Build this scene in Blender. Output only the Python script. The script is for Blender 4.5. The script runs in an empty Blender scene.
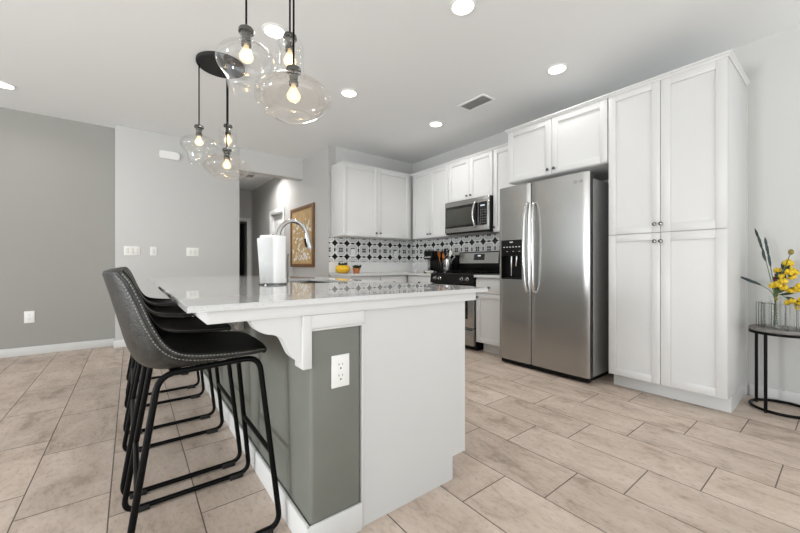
import bpy, bmesh, math, random
from mathutils import Vector, Matrix

random.seed(7)
SC = bpy.context.scene
COL = SC.collection
PI = math.pi

# ------------------------------------------------------------------ camera, world, light, exposure
EYE = 1.031
cam = bpy.data.cameras.new('camera')
cam.sensor_fit = 'HORIZONTAL'
cam.sensor_width = 36.0
cam.lens = 349.1 * 36.0 / 800.0
cam.shift_y = -1.5 / 800.0
cam.clip_start = 0.02
camo = bpy.data.objects.new('camera', cam)
camo.location = (0, 0, EYE)
camo.rotation_euler = (PI / 2, 0, -0.656)
COL.objects.link(camo)
SC.camera = camo

SC.view_settings.view_transform = 'Standard'
SC.view_settings.look = 'None'
SC.view_settings.exposure = 0.27
SC.view_settings.gamma = 1.0
SC.view_settings.use_curve_mapping = False

world = bpy.data.worlds.new('world')
SC.world = world
world.use_nodes = True
wb = world.node_tree.nodes['Background']
wb.inputs['Color'].default_value = (0.93, 0.975, 1.0, 1)
wb.inputs['Strength'].default_value = 1.1
# plain bright sky; lower half made brighter to throw light up at the ceiling
_n, _l = world.node_tree.nodes, world.node_tree.links
_tc = _n.new('ShaderNodeTexCoord')
_sp = _n.new('ShaderNodeSeparateXYZ')
_l.new(_tc.outputs['Generated'], _sp.inputs[0])
_mr = _n.new('ShaderNodeMapRange')
_mr.inputs['From Min'].default_value = -0.05
_mr.inputs['From Max'].default_value = 0.05
_mr.inputs['To Min'].default_value = 1.7
_mr.inputs['To Max'].default_value = 1.0
_l.new(_sp.outputs['Z'], _mr.inputs['Value'])
_mm = _n.new('ShaderNodeMath')
_mm.operation = 'MULTIPLY'
_mm.inputs[1].default_value = 1.12
_l.new(_mr.outputs['Result'], _mm.inputs[0])
_l.new(_mm.outputs[0], wb.inputs['Strength'])


def area_light(name, loc, rot, sx, sy, power, col=(1, 1, 1), parent=None, shape='RECTANGLE', spread=PI):
    l = bpy.data.lights.new(name, 'AREA')
    l.shape = shape
    l.size = sx
    if shape in ('RECTANGLE', 'ELLIPSE'):
        l.size_y = sy
    l.energy = power
    l.color = col
    l.spread = spread
    o = bpy.data.objects.new(name, l)
    o.location = loc
    o.rotation_euler = rot
    COL.objects.link(o)
    if parent:
        o.parent = parent
    return o


# daylight from the windows of the living room on the left
area_light('window_daylight', (-4.6, 1.35, 1.15), (0, -PI / 2, 0), 0.9, 0.7, 115, (0.95, 0.98, 1.0))
area_light('ceiling_fill', (1.6, -3.4, 1.2), (PI / 2 + 0.35, 0, 0), 3.4, 1.8, 16, (0.95, 0.98, 1.0))  # added area lamp behind the camera, tilted up to fill the ceiling

# sun added behind the camera; its bounce off the floor brightens the ceiling
_s = bpy.data.lights.new('sun', 'SUN')
_s.energy = 5.0
_s.angle = math.radians(1.5)
_s.color = (0.84, 0.95, 1.0)
_so = bpy.data.objects.new('sun', _s)
_so.rotation_euler = (math.radians(38), 0, math.radians(-6))
COL.objects.link(_so)

# ------------------------------------------------------------------ materials
MATS = {}


def nodes_of(m):
    return m.node_tree.nodes, m.node_tree.links


def pbr(name, col, rough=0.5, metal=0.0, bump=0.0, bscale=200.0, var=0.0, vscale=8.0, coat=0.0, spec=0.5,
        stretch=None, trans=0.0, col2=None, emit=None, estr=0.0, rvar=0.0):
    m = bpy.data.materials.new(name)
    m.use_nodes = True
    n, l = nodes_of(m)
    b = n['Principled BSDF']
    b.inputs['Base Color'].default_value = (*col, 1)
    b.inputs['Roughness'].default_value = rough
    b.inputs['Metallic'].default_value = metal
    b.inputs['Coat Weight'].default_value = coat
    b.inputs['Specular IOR Level'].default_value = spec
    b.inputs['Transmission Weight'].default_value = trans
    if emit:
        b.inputs['Emission Color'].default_value = (*emit, 1)
        b.inputs['Emission Strength'].default_value = estr
    tc = n.new('ShaderNodeTexCoord')
    src = tc.outputs['Object']
    if stretch:
        mp = n.new('ShaderNodeMapping')
        mp.inputs['Scale'].default_value = stretch
        l.new(src, mp.inputs['Vector'])
        src = mp.outputs['Vector']
    if var > 0 or rvar > 0:
        nz = n.new('ShaderNodeTexNoise')
        nz.inputs['Scale'].default_value = vscale
        nz.inputs['Detail'].default_value = 6
        nz.inputs['Roughness'].default_value = 0.6
        l.new(src, nz.inputs['Vector'])
        if var > 0:
            mx = n.new('ShaderNodeMix')
            mx.data_type = 'RGBA'
            c2 = col2 or tuple(max(0, c * (1 - var)) for c in col)
            mx.inputs['A'].default_value = (*col, 1)
            mx.inputs['B'].default_value = (*c2, 1)
            mr = n.new('ShaderNodeMapRange')
            mr.inputs['From Min'].default_value = 0.35
            mr.inputs['From Max'].default_value = 0.68
            l.new(nz.outputs['Fac'], mr.inputs['Value'])
            l.new(mr.outputs['Result'], mx.inputs['Factor'])
            l.new(mx.outputs['Result'], b.inputs['Base Color'])
        if rvar > 0:
            mr2 = n.new('ShaderNodeMapRange')
            mr2.inputs['To Min'].default_value = rough - rvar
            mr2.inputs['To Max'].default_value = rough + rvar
            l.new(nz.outputs['Fac'], mr2.inputs['Value'])
            l.new(mr2.outputs['Result'], b.inputs['Roughness'])
    if bump > 0:
        nb = n.new('ShaderNodeTexNoise')
        nb.inputs['Scale'].default_value = bscale
        nb.inputs['Detail'].default_value = 4
        l.new(src, nb.inputs['Vector'])
        bp = n.new('ShaderNodeBump')
        bp.inputs['Strength'].default_value = bump
        bp.inputs['Distance'].default_value = 0.004
        l.new(nb.outputs['Fac'], bp.inputs['Height'])
        l.new(bp.outputs['Normal'], b.inputs['Normal'])
    MATS[name] = m
    return m


def math_node(n, l, op, a, b=None, c=None):
    x = n.new('ShaderNodeMath')
    x.operation = op
    for i, v in enumerate((a, b, c)):
        if v is None:
            continue
        if isinstance(v, (int, float)):
            x.inputs[i].default_value = v
        else:
            l.new(v, x.inputs[i])
    return x.outputs[0]


M_CEIL = pbr('ceiling_paint', (0.80, 0.812, 0.815), 0.9, bump=0.12, bscale=60)
M_WALL = pbr('light_grey_paint', (0.56, 0.56, 0.545), 0.85, bump=0.12, bscale=45)
M_WALLD = pbr('greige_paint', (0.335, 0.328, 0.305), 0.8, bump=0.15, bscale=30)
M_HALL = pbr('hall_paint', (0.46, 0.45, 0.435), 0.85, bump=0.1, bscale=45)
M_WHITE = pbr('white_trim_paint', (0.68, 0.68, 0.67), 0.42, bump=0.02, bscale=80)
M_CAB = pbr('white_cabinet_lacquer', (0.63, 0.63, 0.622), 0.38, var=0.02, vscale=3)
M_GAP = pbr('cabinet_inside', (0.10, 0.10, 0.098), 0.8, var=0.1)
M_PONY = pbr('sage_grey_paint', (0.175, 0.182, 0.158), 0.5, var=0.08, vscale=5, bump=0.12, bscale=18)
M_BLACK = pbr('black_powder_coat', (0.004, 0.004, 0.004), 0.34, bump=0.05, bscale=300, spec=0.10)
M_RUBBER = pbr('black_rubber', (0.012, 0.012, 0.012), 0.7, var=0.2)
M_LEATH = pbr('worn_black_leather', (0.010, 0.010, 0.009), 0.42, var=1.0, vscale=30, col2=(0.034, 0.034, 0.030), bump=0.5,
              bscale=150, rvar=0.08)
M_LEATHIN = pbr('black_leather', (0.005, 0.005, 0.005), 0.38, var=0.4, vscale=20, bump=0.4, bscale=140, spec=0.12)
M_STITCH = pbr('grey_thread', (0.30, 0.30, 0.28), 0.8, var=0.2, vscale=60)
M_STEEL = pbr('brushed_stainless', (0.43, 0.43, 0.42), 0.27, 1.0, var=0.03, vscale=3, stretch=(60, 60, 0.3))
M_STEELD = pbr('grey_painted_steel', (0.36, 0.36, 0.35), 0.5, 0.2, var=0.1, vscale=20)
M_CHROME = pbr('polished_chrome', (0.72, 0.72, 0.71), 0.12, 1.0, var=0.03)
M_NICKEL = pbr('brushed_nickel', (0.45, 0.44, 0.42), 0.22, 1.0, var=0.05, vscale=40)
M_KNOB = pbr('dark_pewter', (0.16, 0.16, 0.155), 0.25, 1.0, var=0.1)
M_BGLASS = pbr('black_glass', (0.006, 0.006, 0.006), 0.06, var=0.1, spec=0.6)
M_MWGLASS = pbr('smoked_glass', (0.05, 0.05, 0.043), 0.12, var=0.2, vscale=3)
M_BPLAST = pbr('black_plastic', (0.005, 0.005, 0.005), 0.3, var=0.1, spec=0.2)
M_WPLAST = pbr('white_plastic', (0.85, 0.85, 0.83), 0.35, var=0.02)
M_SLOT = pbr('dark_slot', (0.02, 0.02, 0.02), 0.7, var=0.1)
M_PAPER = pbr('white_paper_towel', (0.93, 0.93, 0.92), 0.95, bump=0.35, bscale=170)
M_WOODF = pbr('brown_wood', (0.20, 0.095, 0.035), 0.5, var=0.5, vscale=6, stretch=(8, 8, 1.0))
M_CANVAS = pbr('tan_canvas', (0.52, 0.36, 0.17), 0.8, var=1.0, vscale=24, col2=(0.34, 0.215, 0.09), bump=0.3, bscale=90,
               stretch=(1, 1, 0.4))
M_PETALW = pbr('white_blossom_paint', (0.72, 0.70, 0.64), 0.8, var=0.2, vscale=40)
M_YELPOT = pbr('yellow_glaze', (0.80, 0.47, 0.02), 0.25, var=0.15, vscale=15)
M_TERRA = pbr('terracotta', (0.52, 0.17, 0.05), 0.6, var=0.25, vscale=20)
M_GREEN = pbr('dark_green_leaf', (0.03, 0.065, 0.02), 0.5, var=0.5, vscale=30)
M_GREENB = pbr('blue_green_leaf', (0.012, 0.035, 0.035), 0.5, var=0.4, vscale=30)
M_STEM = pbr('green_stem', (0.10, 0.16, 0.04), 0.6, var=0.3, vscale=30)
M_YELLOW = pbr('yellow_petal', (0.80, 0.55, 0.02), 0.6, var=0.35, vscale=60)
M_BROWN = pbr('brown_bud', (0.16, 0.05, 0.03), 0.7, var=0.5, vscale=50)
M_OLIVE = pbr('olive_bud', (0.30, 0.24, 0.05), 0.7, var=0.5, vscale=60)
M_GREYWOOD = pbr('grey_weathered_wood', (0.27, 0.255, 0.235), 0.6, var=0.55, vscale=5, stretch=(12, 1.5, 12), bump=0.15,
                 bscale=40)
M_ORANGE = pbr('orange_silicone', (0.50, 0.16, 0.03), 0.5, var=0.1)
M_VENT = pbr('vent_louvre', (0.62, 0.62, 0.61), 0.6, var=0.1)
M_VENTD = pbr('vent_duct', (0.34, 0.34, 0.34), 0.8, var=0.1)
M_CURT = pbr('black_curtain', (0.012, 0.012, 0.013), 0.9, var=0.3, vscale=20)
M_ROOMW = pbr('room_beyond', (0.30, 0.30, 0.30), 0.9, var=0.1)
M_DISPLAY = pbr('display_glow', (0.02, 0.02, 0.02), 0.2, emit=(0.75, 0.85, 0.95), estr=0.8)
M_PRINT = pbr('grey_print', (0.14, 0.14, 0.14), 0.5, var=0.1)
M_CREAM = pbr('cream_ceramic', (0.78, 0.76, 0.70), 0.3, var=0.05)
M_LAMP = pbr('lamp_diffuser', (0.9, 0.9, 0.9), 0.5, emit=(1, 0.98, 0.94), estr=6.0)
M_FILA = pbr('glowing_filament', (0.9, 0.7, 0.4), 0.5, emit=(1.0, 0.72, 0.38), estr=28.0)


def quartz():
    m = pbr('white_quartz', (0.76, 0.76, 0.745), 0.025)
    n, l = nodes_of(m)
    b = n['Principled BSDF']
    tc = n.new('ShaderNodeTexCoord')
    v = n.new('ShaderNodeTexNoise')
    v.inputs['Scale'].default_value = 260
    v.inputs['Detail'].default_value = 3
    l.new(tc.outputs['Object'], v.inputs['Vector'])
    r = n.new('ShaderNodeValToRGB')
    r.color_ramp.elements[0].position = 0.30
    r.color_ramp.elements[0].color = (0.42, 0.42, 0.41, 1)
    r.color_ramp.elements[1].position = 0.44
    r.color_ramp.elements[1].color = (0.60, 0.60, 0.592, 1)
    l.new(v.outputs['Fac'], r.inputs['Fac'])
    l.new(r.outputs['Color'], b.inputs['Base Color'])
    return m


M_QUARTZ = quartz()


def floor_tiles():
    m = bpy.data.materials.new('beige_stone_tile')
    m.use_nodes = True
    n, l = nodes_of(m)
    b = n['Principled BSDF']
    tc = n.new('ShaderNodeTexCoord')
    sp = n.new('ShaderNodeSeparateXYZ')
    l.new(tc.outputs['Object'], sp.inputs[0])
    W, L = 0.3044, 0.6130
    u = math_node(n, l, 'DIVIDE', math_node(n, l, 'SUBTRACT', 2.970, sp.outputs['X']), W)
    row = math_node(n, l, 'FLOOR', u)
    fu = math_node(n, l, 'FRACT', u)
    sh = math_node(n, l, 'MULTIPLY', row, 0.2043)
    v = math_node(n, l, 'DIVIDE', math_node(n, l, 'SUBTRACT', math_node(n, l, 'SUBTRACT', sp.outputs['Y'], 0.630), sh), L)
    colm = math_node(n, l, 'FLOOR', v)
    fv = math_node(n, l, 'FRACT', v)

    def edge(f, size):
        d = math_node(n, l, 'MINIMUM', f, math_node(n, l, 'SUBTRACT', 1.0, f))
        return math_node(n, l, 'MULTIPLY', d, size)
    d = math_node(n, l, 'MINIMUM', edge(fu, W), edge(fv, L))
    gr = n.new('ShaderNodeMapRange')
    gr.inputs['From Min'].default_value = 0.0016
    gr.inputs['From Max'].default_value = 0.0031
    l.new(d, gr.inputs['Value'])
    cid = n.new('ShaderNodeCombineXYZ')
    l.new(row, cid.inputs[0])
    l.new(colm, cid.inputs[1])
    wn = n.new('ShaderNodeTexWhiteNoise')
    l.new(cid.outputs[0], wn.inputs['Vector'])
    # veins run along each tile, shifted per tile
    mp = n.new('ShaderNodeVectorMath')
    mp.operation = 'MULTIPLY'
    mp.inputs[1].default_value = (2.6, 1.1, 1.0)
    l.new(tc.outputs['Object'], mp.inputs[0])
    ad = n.new('ShaderNodeVectorMath')
    ad.operation = 'MULTIPLY_ADD'
    ad.inputs[1].default_value = (7, 7, 7)
    l.new(wn.outputs['Color'], ad.inputs[0])
    l.new(mp.outputs[0], ad.inputs[2])
    nz = n.new('ShaderNodeTexNoise')
    nz.inputs['Scale'].default_value = 2.6
    nz.inputs['Detail'].default_value = 12
    nz.inputs['Roughness'].default_value = 0.72
    nz.inputs['Distortion'].default_value = 0.35
    l.new(ad.outputs[0], nz.inputs['Vector'])
    r = n.new('ShaderNodeValToRGB')
    e = r.color_ramp.elements
    e[0].position = 0.36
    e[0].color = (0.370, 0.292, 0.236, 1)
    e[1].position = 0.63
    e[1].color = (0.610, 0.510, 0.435, 1)
    k = e.new(0.47)
    k.color = (0.520, 0.422, 0.350, 1)
    l.new(nz.outputs['Fac'], r.inputs['Fac'])
    # fine pits and scratches of travertine
    mp2 = n.new('ShaderNodeVectorMath')
    mp2.operation = 'MULTIPLY'
    mp2.inputs[1].default_value = (34, 16, 1)
    l.new(tc.outputs['Object'], mp2.inputs[0])
    nf = n.new('ShaderNodeTexNoise')
    nf.inputs['Scale'].default_value = 1.6
    nf.inputs['Detail'].default_value = 6
    nf.inputs['Roughness'].default_value = 0.7
    l.new(mp2.outputs[0], nf.inputs['Vector'])
    pm = n.new('ShaderNodeMapRange')
    pm.inputs['From Min'].default_value = 0.30
    pm.inputs['From Max'].default_value = 0.48
    pm.inputs['To Min'].default_value = 0.72
    pm.inputs['To Max'].default_value = 1.0
    l.new(nf.outputs['Fac'], pm.inputs['Value'])
    hs = n.new('ShaderNodeHueSaturation')
    vr = n.new('ShaderNodeMapRange')
    vr.inputs['To Min'].default_value = 0.93
    vr.inputs['To Max'].default_value = 1.07
    l.new(wn.outputs['Value'], vr.inputs['Value'])
    l.new(math_node(n, l, 'MULTIPLY', vr.outputs['Result'], pm.outputs['Result']), hs.inputs['Value'])
    l.new(r.outputs['Color'], hs.inputs['Color'])
    mx = n.new('ShaderNodeMix')
    mx.data_type = 'RGBA'
    mx.inputs['A'].default_value = (0.12, 0.092, 0.070, 1)
    l.new(hs.outputs['Color'], mx.inputs['B'])
    l.new(gr.outputs['Result'], mx.inputs['Factor'])
    l.new(mx.outputs['Result'], b.inputs['Base Color'])
    b.inputs['Roughness'].default_value = 0.42
    b.inputs['Specular IOR Level'].default_value = 0.35
    bp = n.new('ShaderNodeBump')
    bp.inputs['Strength'].default_value = 0.5
    bp.inputs['Distance'].default_value = 0.002
    l.new(gr.outputs['Result'], bp.inputs['Height'])
    l.new(bp.outputs['Normal'], b.inputs['Normal'])
    return m


M_FLOOR = floor_tiles()


def pattern_tiles(name, axis, phase):
    """black and white patterned tile band over plain white tiles; axis = wall direction"""
    m = bpy.data.materials.new(name)
    m.use_nodes = True
    n, l = nodes_of(m)
    b = n['Principled BSDF']
    tc = n.new('ShaderNodeTexCoord')
    sp = n.new('ShaderNodeSeparateXYZ')
    l.new(tc.outputs['Object'], sp.inputs[0])
    T = 0.2005
    u = math_node(n, l, 'ADD', math_node(n, l, 'DIVIDE', math_node(n, l, 'SUBTRACT', sp.outputs[axis], phase), T), 20.5)
    v = math_node(n, l, 'ADD', math_node(n, l, 'DIVIDE', math_node(n, l, 'SUBTRACT', sp.outputs['Z'], 1.256), T), 20.5)
    fu = math_node(n, l, 'FRACT', u)
    fv = math_node(n, l, 'FRACT', v)
    au = math_node(n, l, 'ABSOLUTE', math_node(n, l, 'SUBTRACT', fu, 0.5))
    av = math_node(n, l, 'ABSOLUTE', math_node(n, l, 'SUBTRACT', fv, 0.5))
    eu = math_node(n, l, 'SUBTRACT', 0.5, au)
    ev = math_node(n, l, 'SUBTRACT', 0.5, av)

    def lt(a, x):
        return math_node(n, l, 'LESS_THAN', a, x)

    def gt(a, x):
        return math_node(n, l, 'GREATER_THAN', a, x)

    def mul(*a):
        r = a[0]
        for k in a[1:]:
            r = math_node(n, l, 'MULTIPLY', r, k)
        return r

    def mx(*a):
        r = a[0]
        for k in a[1:]:
            r = math_node(n, l, 'MAXIMUM', r, k)
        return r
    # concave star at the corners: sqrt distances
    star = lt(math_node(n, l, 'ADD', math_node(n, l, 'POWER', eu, 0.8), math_node(n, l, 'POWER', ev, 0.8)), 0.37)
    # four little panes at the centre
    cm = math_node(n, l, 'MAXIMUM', au, av)
    cn = math_node(n, l, 'MINIMUM', au, av)
    panes = mul(lt(cm, 0.155), gt(cn, 0.018))
    # beads between the stars along the tile edges
    bead1 = mul(lt(math_node(n, l, 'ABSOLUTE', math_node(n, l, 'SUBTRACT', au, 0.0)), 0.13), lt(ev, 0.06))
    bead2 = mul(lt(av, 0.13), lt(eu, 0.06))
    line = mul(mx(lt(eu, 0.012), lt(ev, 0.012)))
    blk = mx(star, panes, bead1, bead2, line)
    # grey ring: rounded square
    q = math_node(n, l, 'POWER', math_node(n, l, 'ADD', math_node(n, l, 'POWER', au, 3.0), math_node(n, l, 'POWER', av, 3.0)), 1 / 3)
    ring = mul(gt(q, 0.335), lt(q, 0.375))
    inner = lt(q, 0.335)
    base = n.new('ShaderNodeMix')
    base.data_type = 'RGBA'
    base.inputs['A'].default_value = (0.78, 0.78, 0.77, 1)
    base.inputs['B'].default_value = (0.64, 0.645, 0.63, 1)
    l.new(inner, base.inputs['Factor'])
    m1 = n.new('ShaderNodeMix')
    m1.data_type = 'RGBA'
    m1.inputs['B'].default_value = (0.50, 0.50, 0.50, 1)
    l.new(base.outputs['Result'], m1.inputs['A'])
    l.new(ring, m1.inputs['Factor'])
    m2 = n.new('ShaderNodeMix')
    m2.data_type = 'RGBA'
    m2.inputs['B'].default_value = (0.012, 0.012, 0.012, 1)
    l.new(m1.outputs['Result'], m2.inputs['A'])
    l.new(blk, m2.inputs['Factor'])
    # plain tiles beneath
    m3 = n.new('ShaderNodeMix')
    m3.data_type = 'RGBA'
    m3.inputs['A'].default_value = (0.80, 0.80, 0.79, 1)
    l.new(m2.outputs['Result'], m3.inputs['B'])
    l.new(gt(sp.outputs['Z'], 1.078), m3.inputs['Factor'])
    l.new(m3.outputs['Result'], b.inputs['Base Color'])
    b.inputs['Roughness'].default_value = 0.25
    return m


M_TILEB = pattern_tiles('patterned_tile_back', 'X', 2.472)
M_TILER = pattern_tiles('patterned_tile_range', 'Y', 3.030)


def thin_glass(name, tint, refl=1.0, body=0.0):
    m = bpy.data.materials.new(name)
    m.use_nodes = True
    n, l = nodes_of(m)
    n.remove(n['Principled BSDF'])
    out = n['Material Output']
    tr = n.new('ShaderNodeBsdfTransparent')
    tr.inputs['Color'].default_value = (*tint, 1)
    gl = n.new('ShaderNodeBsdfGlossy')
    gl.inputs['Roughness'].default_value = 0.03
    gl.inputs['Color'].default_value = (0.95, 0.95, 0.95, 1)
    lw = n.new('ShaderNodeFresnel')
    lw.inputs['IOR'].default_value = 1.5
    geo = n.new('ShaderNodeNewGeometry')
    # same reflectance from either side of the thin wall
    fix = n.new('ShaderNodeLayerWeight')
    fix.inputs['Blend'].default_value = 0.35
    p = math_node(n, l, 'MULTIPLY', math_node(n, l, 'POWER', fix.outputs['Facing'], 2.1), 0.9 * refl)
    p = math_node(n, l, 'ADD', p, 0.05 * refl)
    mx = n.new('ShaderNodeMixShader')
    l.new(p, mx.inputs[0])
    l.new(tr.outputs[0], mx.inputs[1])
    l.new(gl.outputs[0], mx.inputs[2])
    n.remove(lw)
    n.remove(geo)
    l.new(mx.outputs[0], out.inputs['Surface'])
    return m


M_GLASS = thin_glass('clear_glass', (0.97, 0.975, 0.97))
M_AMBER = thin_glass('champagne_glass', (0.975, 0.955, 0.93))
M_BULB = thin_glass('bulb_glass', (1.0, 0.96, 0.9), 0.7)
_n, _l = nodes_of(M_BULB)
_em = _n.new('ShaderNodeEmission')
_em.inputs['Color'].default_value = (1.0, 0.74, 0.42, 1)
_em.inputs['Strength'].default_value = 0.55
_ad = _n.new('ShaderNodeAddShader')
_src = _n['Material Output'].inputs['Surface'].links[0].from_socket
_l.new(_src, _ad.inputs[0])
_l.new(_em.outputs[0], _ad.inputs[1])
_l.new(_ad.outputs[0], _n['Material Output'].inputs['Surface'])

# ------------------------------------------------------------------ mesh helpers
WL = {}      # world location of every object we place things under


def new():
    return bmesh.new()


def box(bm, x0, x1, y0, y1, z0, z1, bev=0.0, seg=2):
    x0, x1 = sorted((x0, x1))
    y0, y1 = sorted((y0, y1))
    z0, z1 = sorted((z0, z1))
    M = Matrix.Translation(((x0 + x1) / 2, (y0 + y1) / 2, (z0 + z1) / 2)) @ Matrix.Diagonal((x1 - x0, y1 - y0, z1 - z0, 1))
    g = bmesh.ops.create_cube(bm, size=1.0, matrix=M)
    if bev > 0:
        es = list({e for v in g['verts'] for e in v.link_edges})
        bmesh.ops.bevel(bm, geom=es, offset=bev, segments=seg, affect='EDGES', profile=0.5)
    return bm


def tube(bm, pts, r, seg=10, closed=False, cap=True):
    pts = [Vector(p) for p in pts]
    n = len(pts)
    rad = r if isinstance(r, (list, tuple)) else [r] * n
    rings = []
    prev = None
    for i, p in enumerate(pts):
        if closed:
            t = (pts[(i + 1) % n] - pts[i - 1]).normalized()
        else:
            a = pts[max(i - 1, 0)]
            b = pts[min(i + 1, n - 1)]
            t = (b - a).normalized()
        if prev is None:
            up = Vector((0, 0, 1)) if abs(t.z) < 0.9 else Vector((1, 0, 0))
            x = t.cross(up).normalized()
        else:
            x = (prev - t * prev.dot(t)).normalized()
        prev = x
        y = t.cross(x).normalized()
        rings.append([bm.verts.new(p + (x * math.cos(2 * PI * k / seg) + y * math.sin(2 * PI * k / seg)) * rad[i]) for k in range(seg)])
    m = n if closed else n - 1
    for i in range(m):
        A, B = rings[i], rings[(i + 1) % n]
        off = 0
        if closed and i == n - 1:
            best = None
            for o in range(seg):
                dd = sum((A[k].co - B[(k + o) % seg].co).length for k in range(seg))
                if best is None or dd < best:
                    best, off = dd, o
        for k in range(seg):
            try:
                bm.faces.new((A[k], A[(k + 1) % seg], B[(k + 1 + off) % seg], B[(k + off) % seg]))
            except ValueError:
                pass
    if cap and not closed:
        bm.faces.new(rings[0][::-1])
        bm.faces.new(rings[-1])
    return bm


def lathe(bm, prof, c, seg=32, axis='Z', cap0=False, cap1=False):
    """prof = [(r, h)], spun round an axis through c"""
    c = Vector(c)
    rings = []
    for r, h in prof:
        ring = []
        for k in range(seg):
            a = 2 * PI * k / seg
            ca, sa = r * math.cos(a), r * math.sin(a)
            if axis == 'Z':
                d = Vector((ca, sa, h))
            elif axis == 'X':
                d = Vector((h, ca, sa))
            else:
                d = Vector((sa, h, ca))
            ring.append(bm.verts.new(c + d))
        rings.append(ring)
    for A, B in zip(rings, rings[1:]):
        for k in range(seg):
            bm.faces.new((A[k], A[(k + 1) % seg], B[(k + 1) % seg], B[k]))
    if cap0:
        bm.faces.new(rings[0][::-1])
    if cap1:
        bm.faces.new(rings[-1])
    return bm


def prism(bm, poly, axis, a, b):
    """extrude a 2D polygon: axis 'X' -> poly (y,z); 'Y' -> (x,z); 'Z' -> (x,y)"""
    def P(p, t):
        if axis == 'X':
            return (t, p[0], p[1])
        if axis == 'Y':
            return (p[0], t, p[1])
        return (p[0], p[1], t)
    A = [bm.verts.new(P(p, a)) for p in poly]
    B = [bm.verts.new(P(p, b)) for p in poly]
    n = len(poly)
    bm.faces.new(A)
    bm.faces.new(B[::-1])
    for i in range(n):
        bm.faces.new((A[i], B[i], B[(i + 1) % n], A[(i + 1) % n]))
    return bm


def ball(bm, c, r, sub=2, sc=(1, 1, 1)):
    M = Matrix.Translation(c) @ Matrix.Diagonal((r * sc[0], r * sc[1], r * sc[2], 1))
    bmesh.ops.create_icosphere(bm, subdivisions=sub, radius=1.0, matrix=M)
    return bm


def obj(name, bm, mat, parent=None, loc=None, smooth=35):
    """one mesh object; bm is in world coordinates, loc = its origin"""
    bmesh.ops.recalc_face_normals(bm, faces=bm.faces[:])
    if parent is not None:
        base = WL[parent.name]
        loc = base
    else:
        loc = Vector(loc) if loc is not None else Vector((0, 0, 0))
    bmesh.ops.translate(bm, verts=bm.verts[:], vec=-loc)
    me = bpy.data.meshes.new(name)
    bm.to_mesh(me)
    bm.free()
    me.materials.append(mat)
    if smooth:
        for p in me.polygons:
            p.use_smooth = True
        me.set_sharp_from_angle(angle=math.radians(smooth))
    o = bpy.data.objects.new(name, me)
    COL.objects.link(o)
    if parent is not None:
        o.parent = parent
    else:
        o.location = loc
    WL[o.name] = loc.copy()
    return o


def tag(o, label, cat, group=None):
    o['label'] = label
    o['category'] = cat
    if group:
        o['group'] = group
    return o


def thing(name, label, cat, loc, group=None):
    o = bpy.data.objects.new(name, None)
    o.empty_display_size = 0.1
    o.location = loc
    COL.objects.link(o)
    WL[o.name] = Vector(loc)
    return tag(o, label, cat, group)


def struct(name, bm, mat, smooth=35):
    o = obj(name, bm, mat, smooth=smooth)
    o['kind'] = 'structure'
    return o


def dup(root, loc, label, rotz=None):
    def cp(o, par):
        c = o.copy()
        COL.objects.link(c)
        c.parent = par
        for ch in list(o.children):
            cp(ch, c)
        return c
    r = cp(root, None)
    r.location = loc
    if rotz is not None:
        r.rotation_euler = (0, 0, rotz)
    r['label'] = label
    return r


def bezier(p0, p1, p2, p3, n=12):
    p0, p1, p2, p3 = map(Vector, (p0, p1, p2, p3))
    out = []
    for i in range(n + 1):
        t = i / n
        out.append(p0 * (1 - t) ** 3 + p1 * 3 * t * (1 - t) ** 2 + p2 * 3 * t * t * (1 - t) + p3 * t ** 3)
    return out


def rounded(pts, r, n=5, closed=True):
    """round the corners of a 3D polyline"""
    pts = [Vector(p) for p in pts]
    out = []
    N = len(pts)
    for i in range(N):
        if not closed and i in (0, N - 1):
            out.append(pts[i])
            continue
        p, a, b = pts[i], pts[i - 1], pts[(i + 1) % N]
        da, db = (a - p), (b - p)
        ra = min(r, da.length * 0.45)
        rb = min(r, db.length * 0.45)
        s, e = p + da.normalized() * ra, p + db.normalized() * rb
        for k in range(n + 1):
            t = k / n
            out.append(s * (1 - t) ** 2 + p * 2 * t * (1 - t) + e * t * t)
    return out


def smoothpath(pts, n=8):
    """Catmull-Rom through points"""
    pts = [Vector(p) for p in pts]
    out = []
    for i in range(len(pts) - 1):
        p0 = pts[max(i - 1, 0)]
        p1, p2 = pts[i], pts[i + 1]
        p3 = pts[min(i + 2, len(pts) - 1)]
        for k in range(n):
            t = k / n
            out.append(0.5 * ((2 * p1) + (p2 - p0) * t + (2 * p0 - 5 * p1 + 4 * p2 - p3) * t * t + (3 * p1 - p0 - 3 * p2 + p3) * t ** 3))
    out.append(pts[-1])
    return out


# ------------------------------------------------------------------ setting
H = 2.78
GY, LY, HX, KY, WX = 5.763, 5.600, 2.270, 4.660, 3.870     # grey wall, light wall, hall side, kitchen back, range wall
HE = 8.683                                                # hall end
LX0, LX1 = -0.160, 1.282

struct('floor', box(new(), -5, 4.2, -3, 11, -0.05, 0), M_FLOOR)
struct('ceiling', box(new(), -5, 4.2, -3, 11, H, H + 0.1), M_CEIL)
struct('wall_left', box(new(), -5, LX0, GY, GY + 0.12, 0, H), M_WALLD)
struct('wall_middle', box(new(), LX0, LX1, LY, HE, 0, H, 0.008), M_WALL)
struct('wall_header', box(new(), LX1, HX, LY, LY + 0.16, 2.460, H), M_WALL)
bm = new()
box(bm, LX1, 1.36, HE, HE + 0.12, 0, H)
box(bm, 2.150, HX, HE, HE + 0.12, 0, H)
box(bm, 1.36, 2.150, HE, HE + 0.12, 2.045, H)
struct('wall_hall_end', bm, M_HALL)
bm = new()
box(bm, HX, HX + 0.12, KY, 6.55, 0, H)
box(bm, HX, HX + 0.12, 7.25, HE + 0.12, 0, H)
box(bm, HX, HX + 0.12, 6.55, 7.25, 2.045, H)
struct('wall_hall_side', bm, M_HALL)
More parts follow.
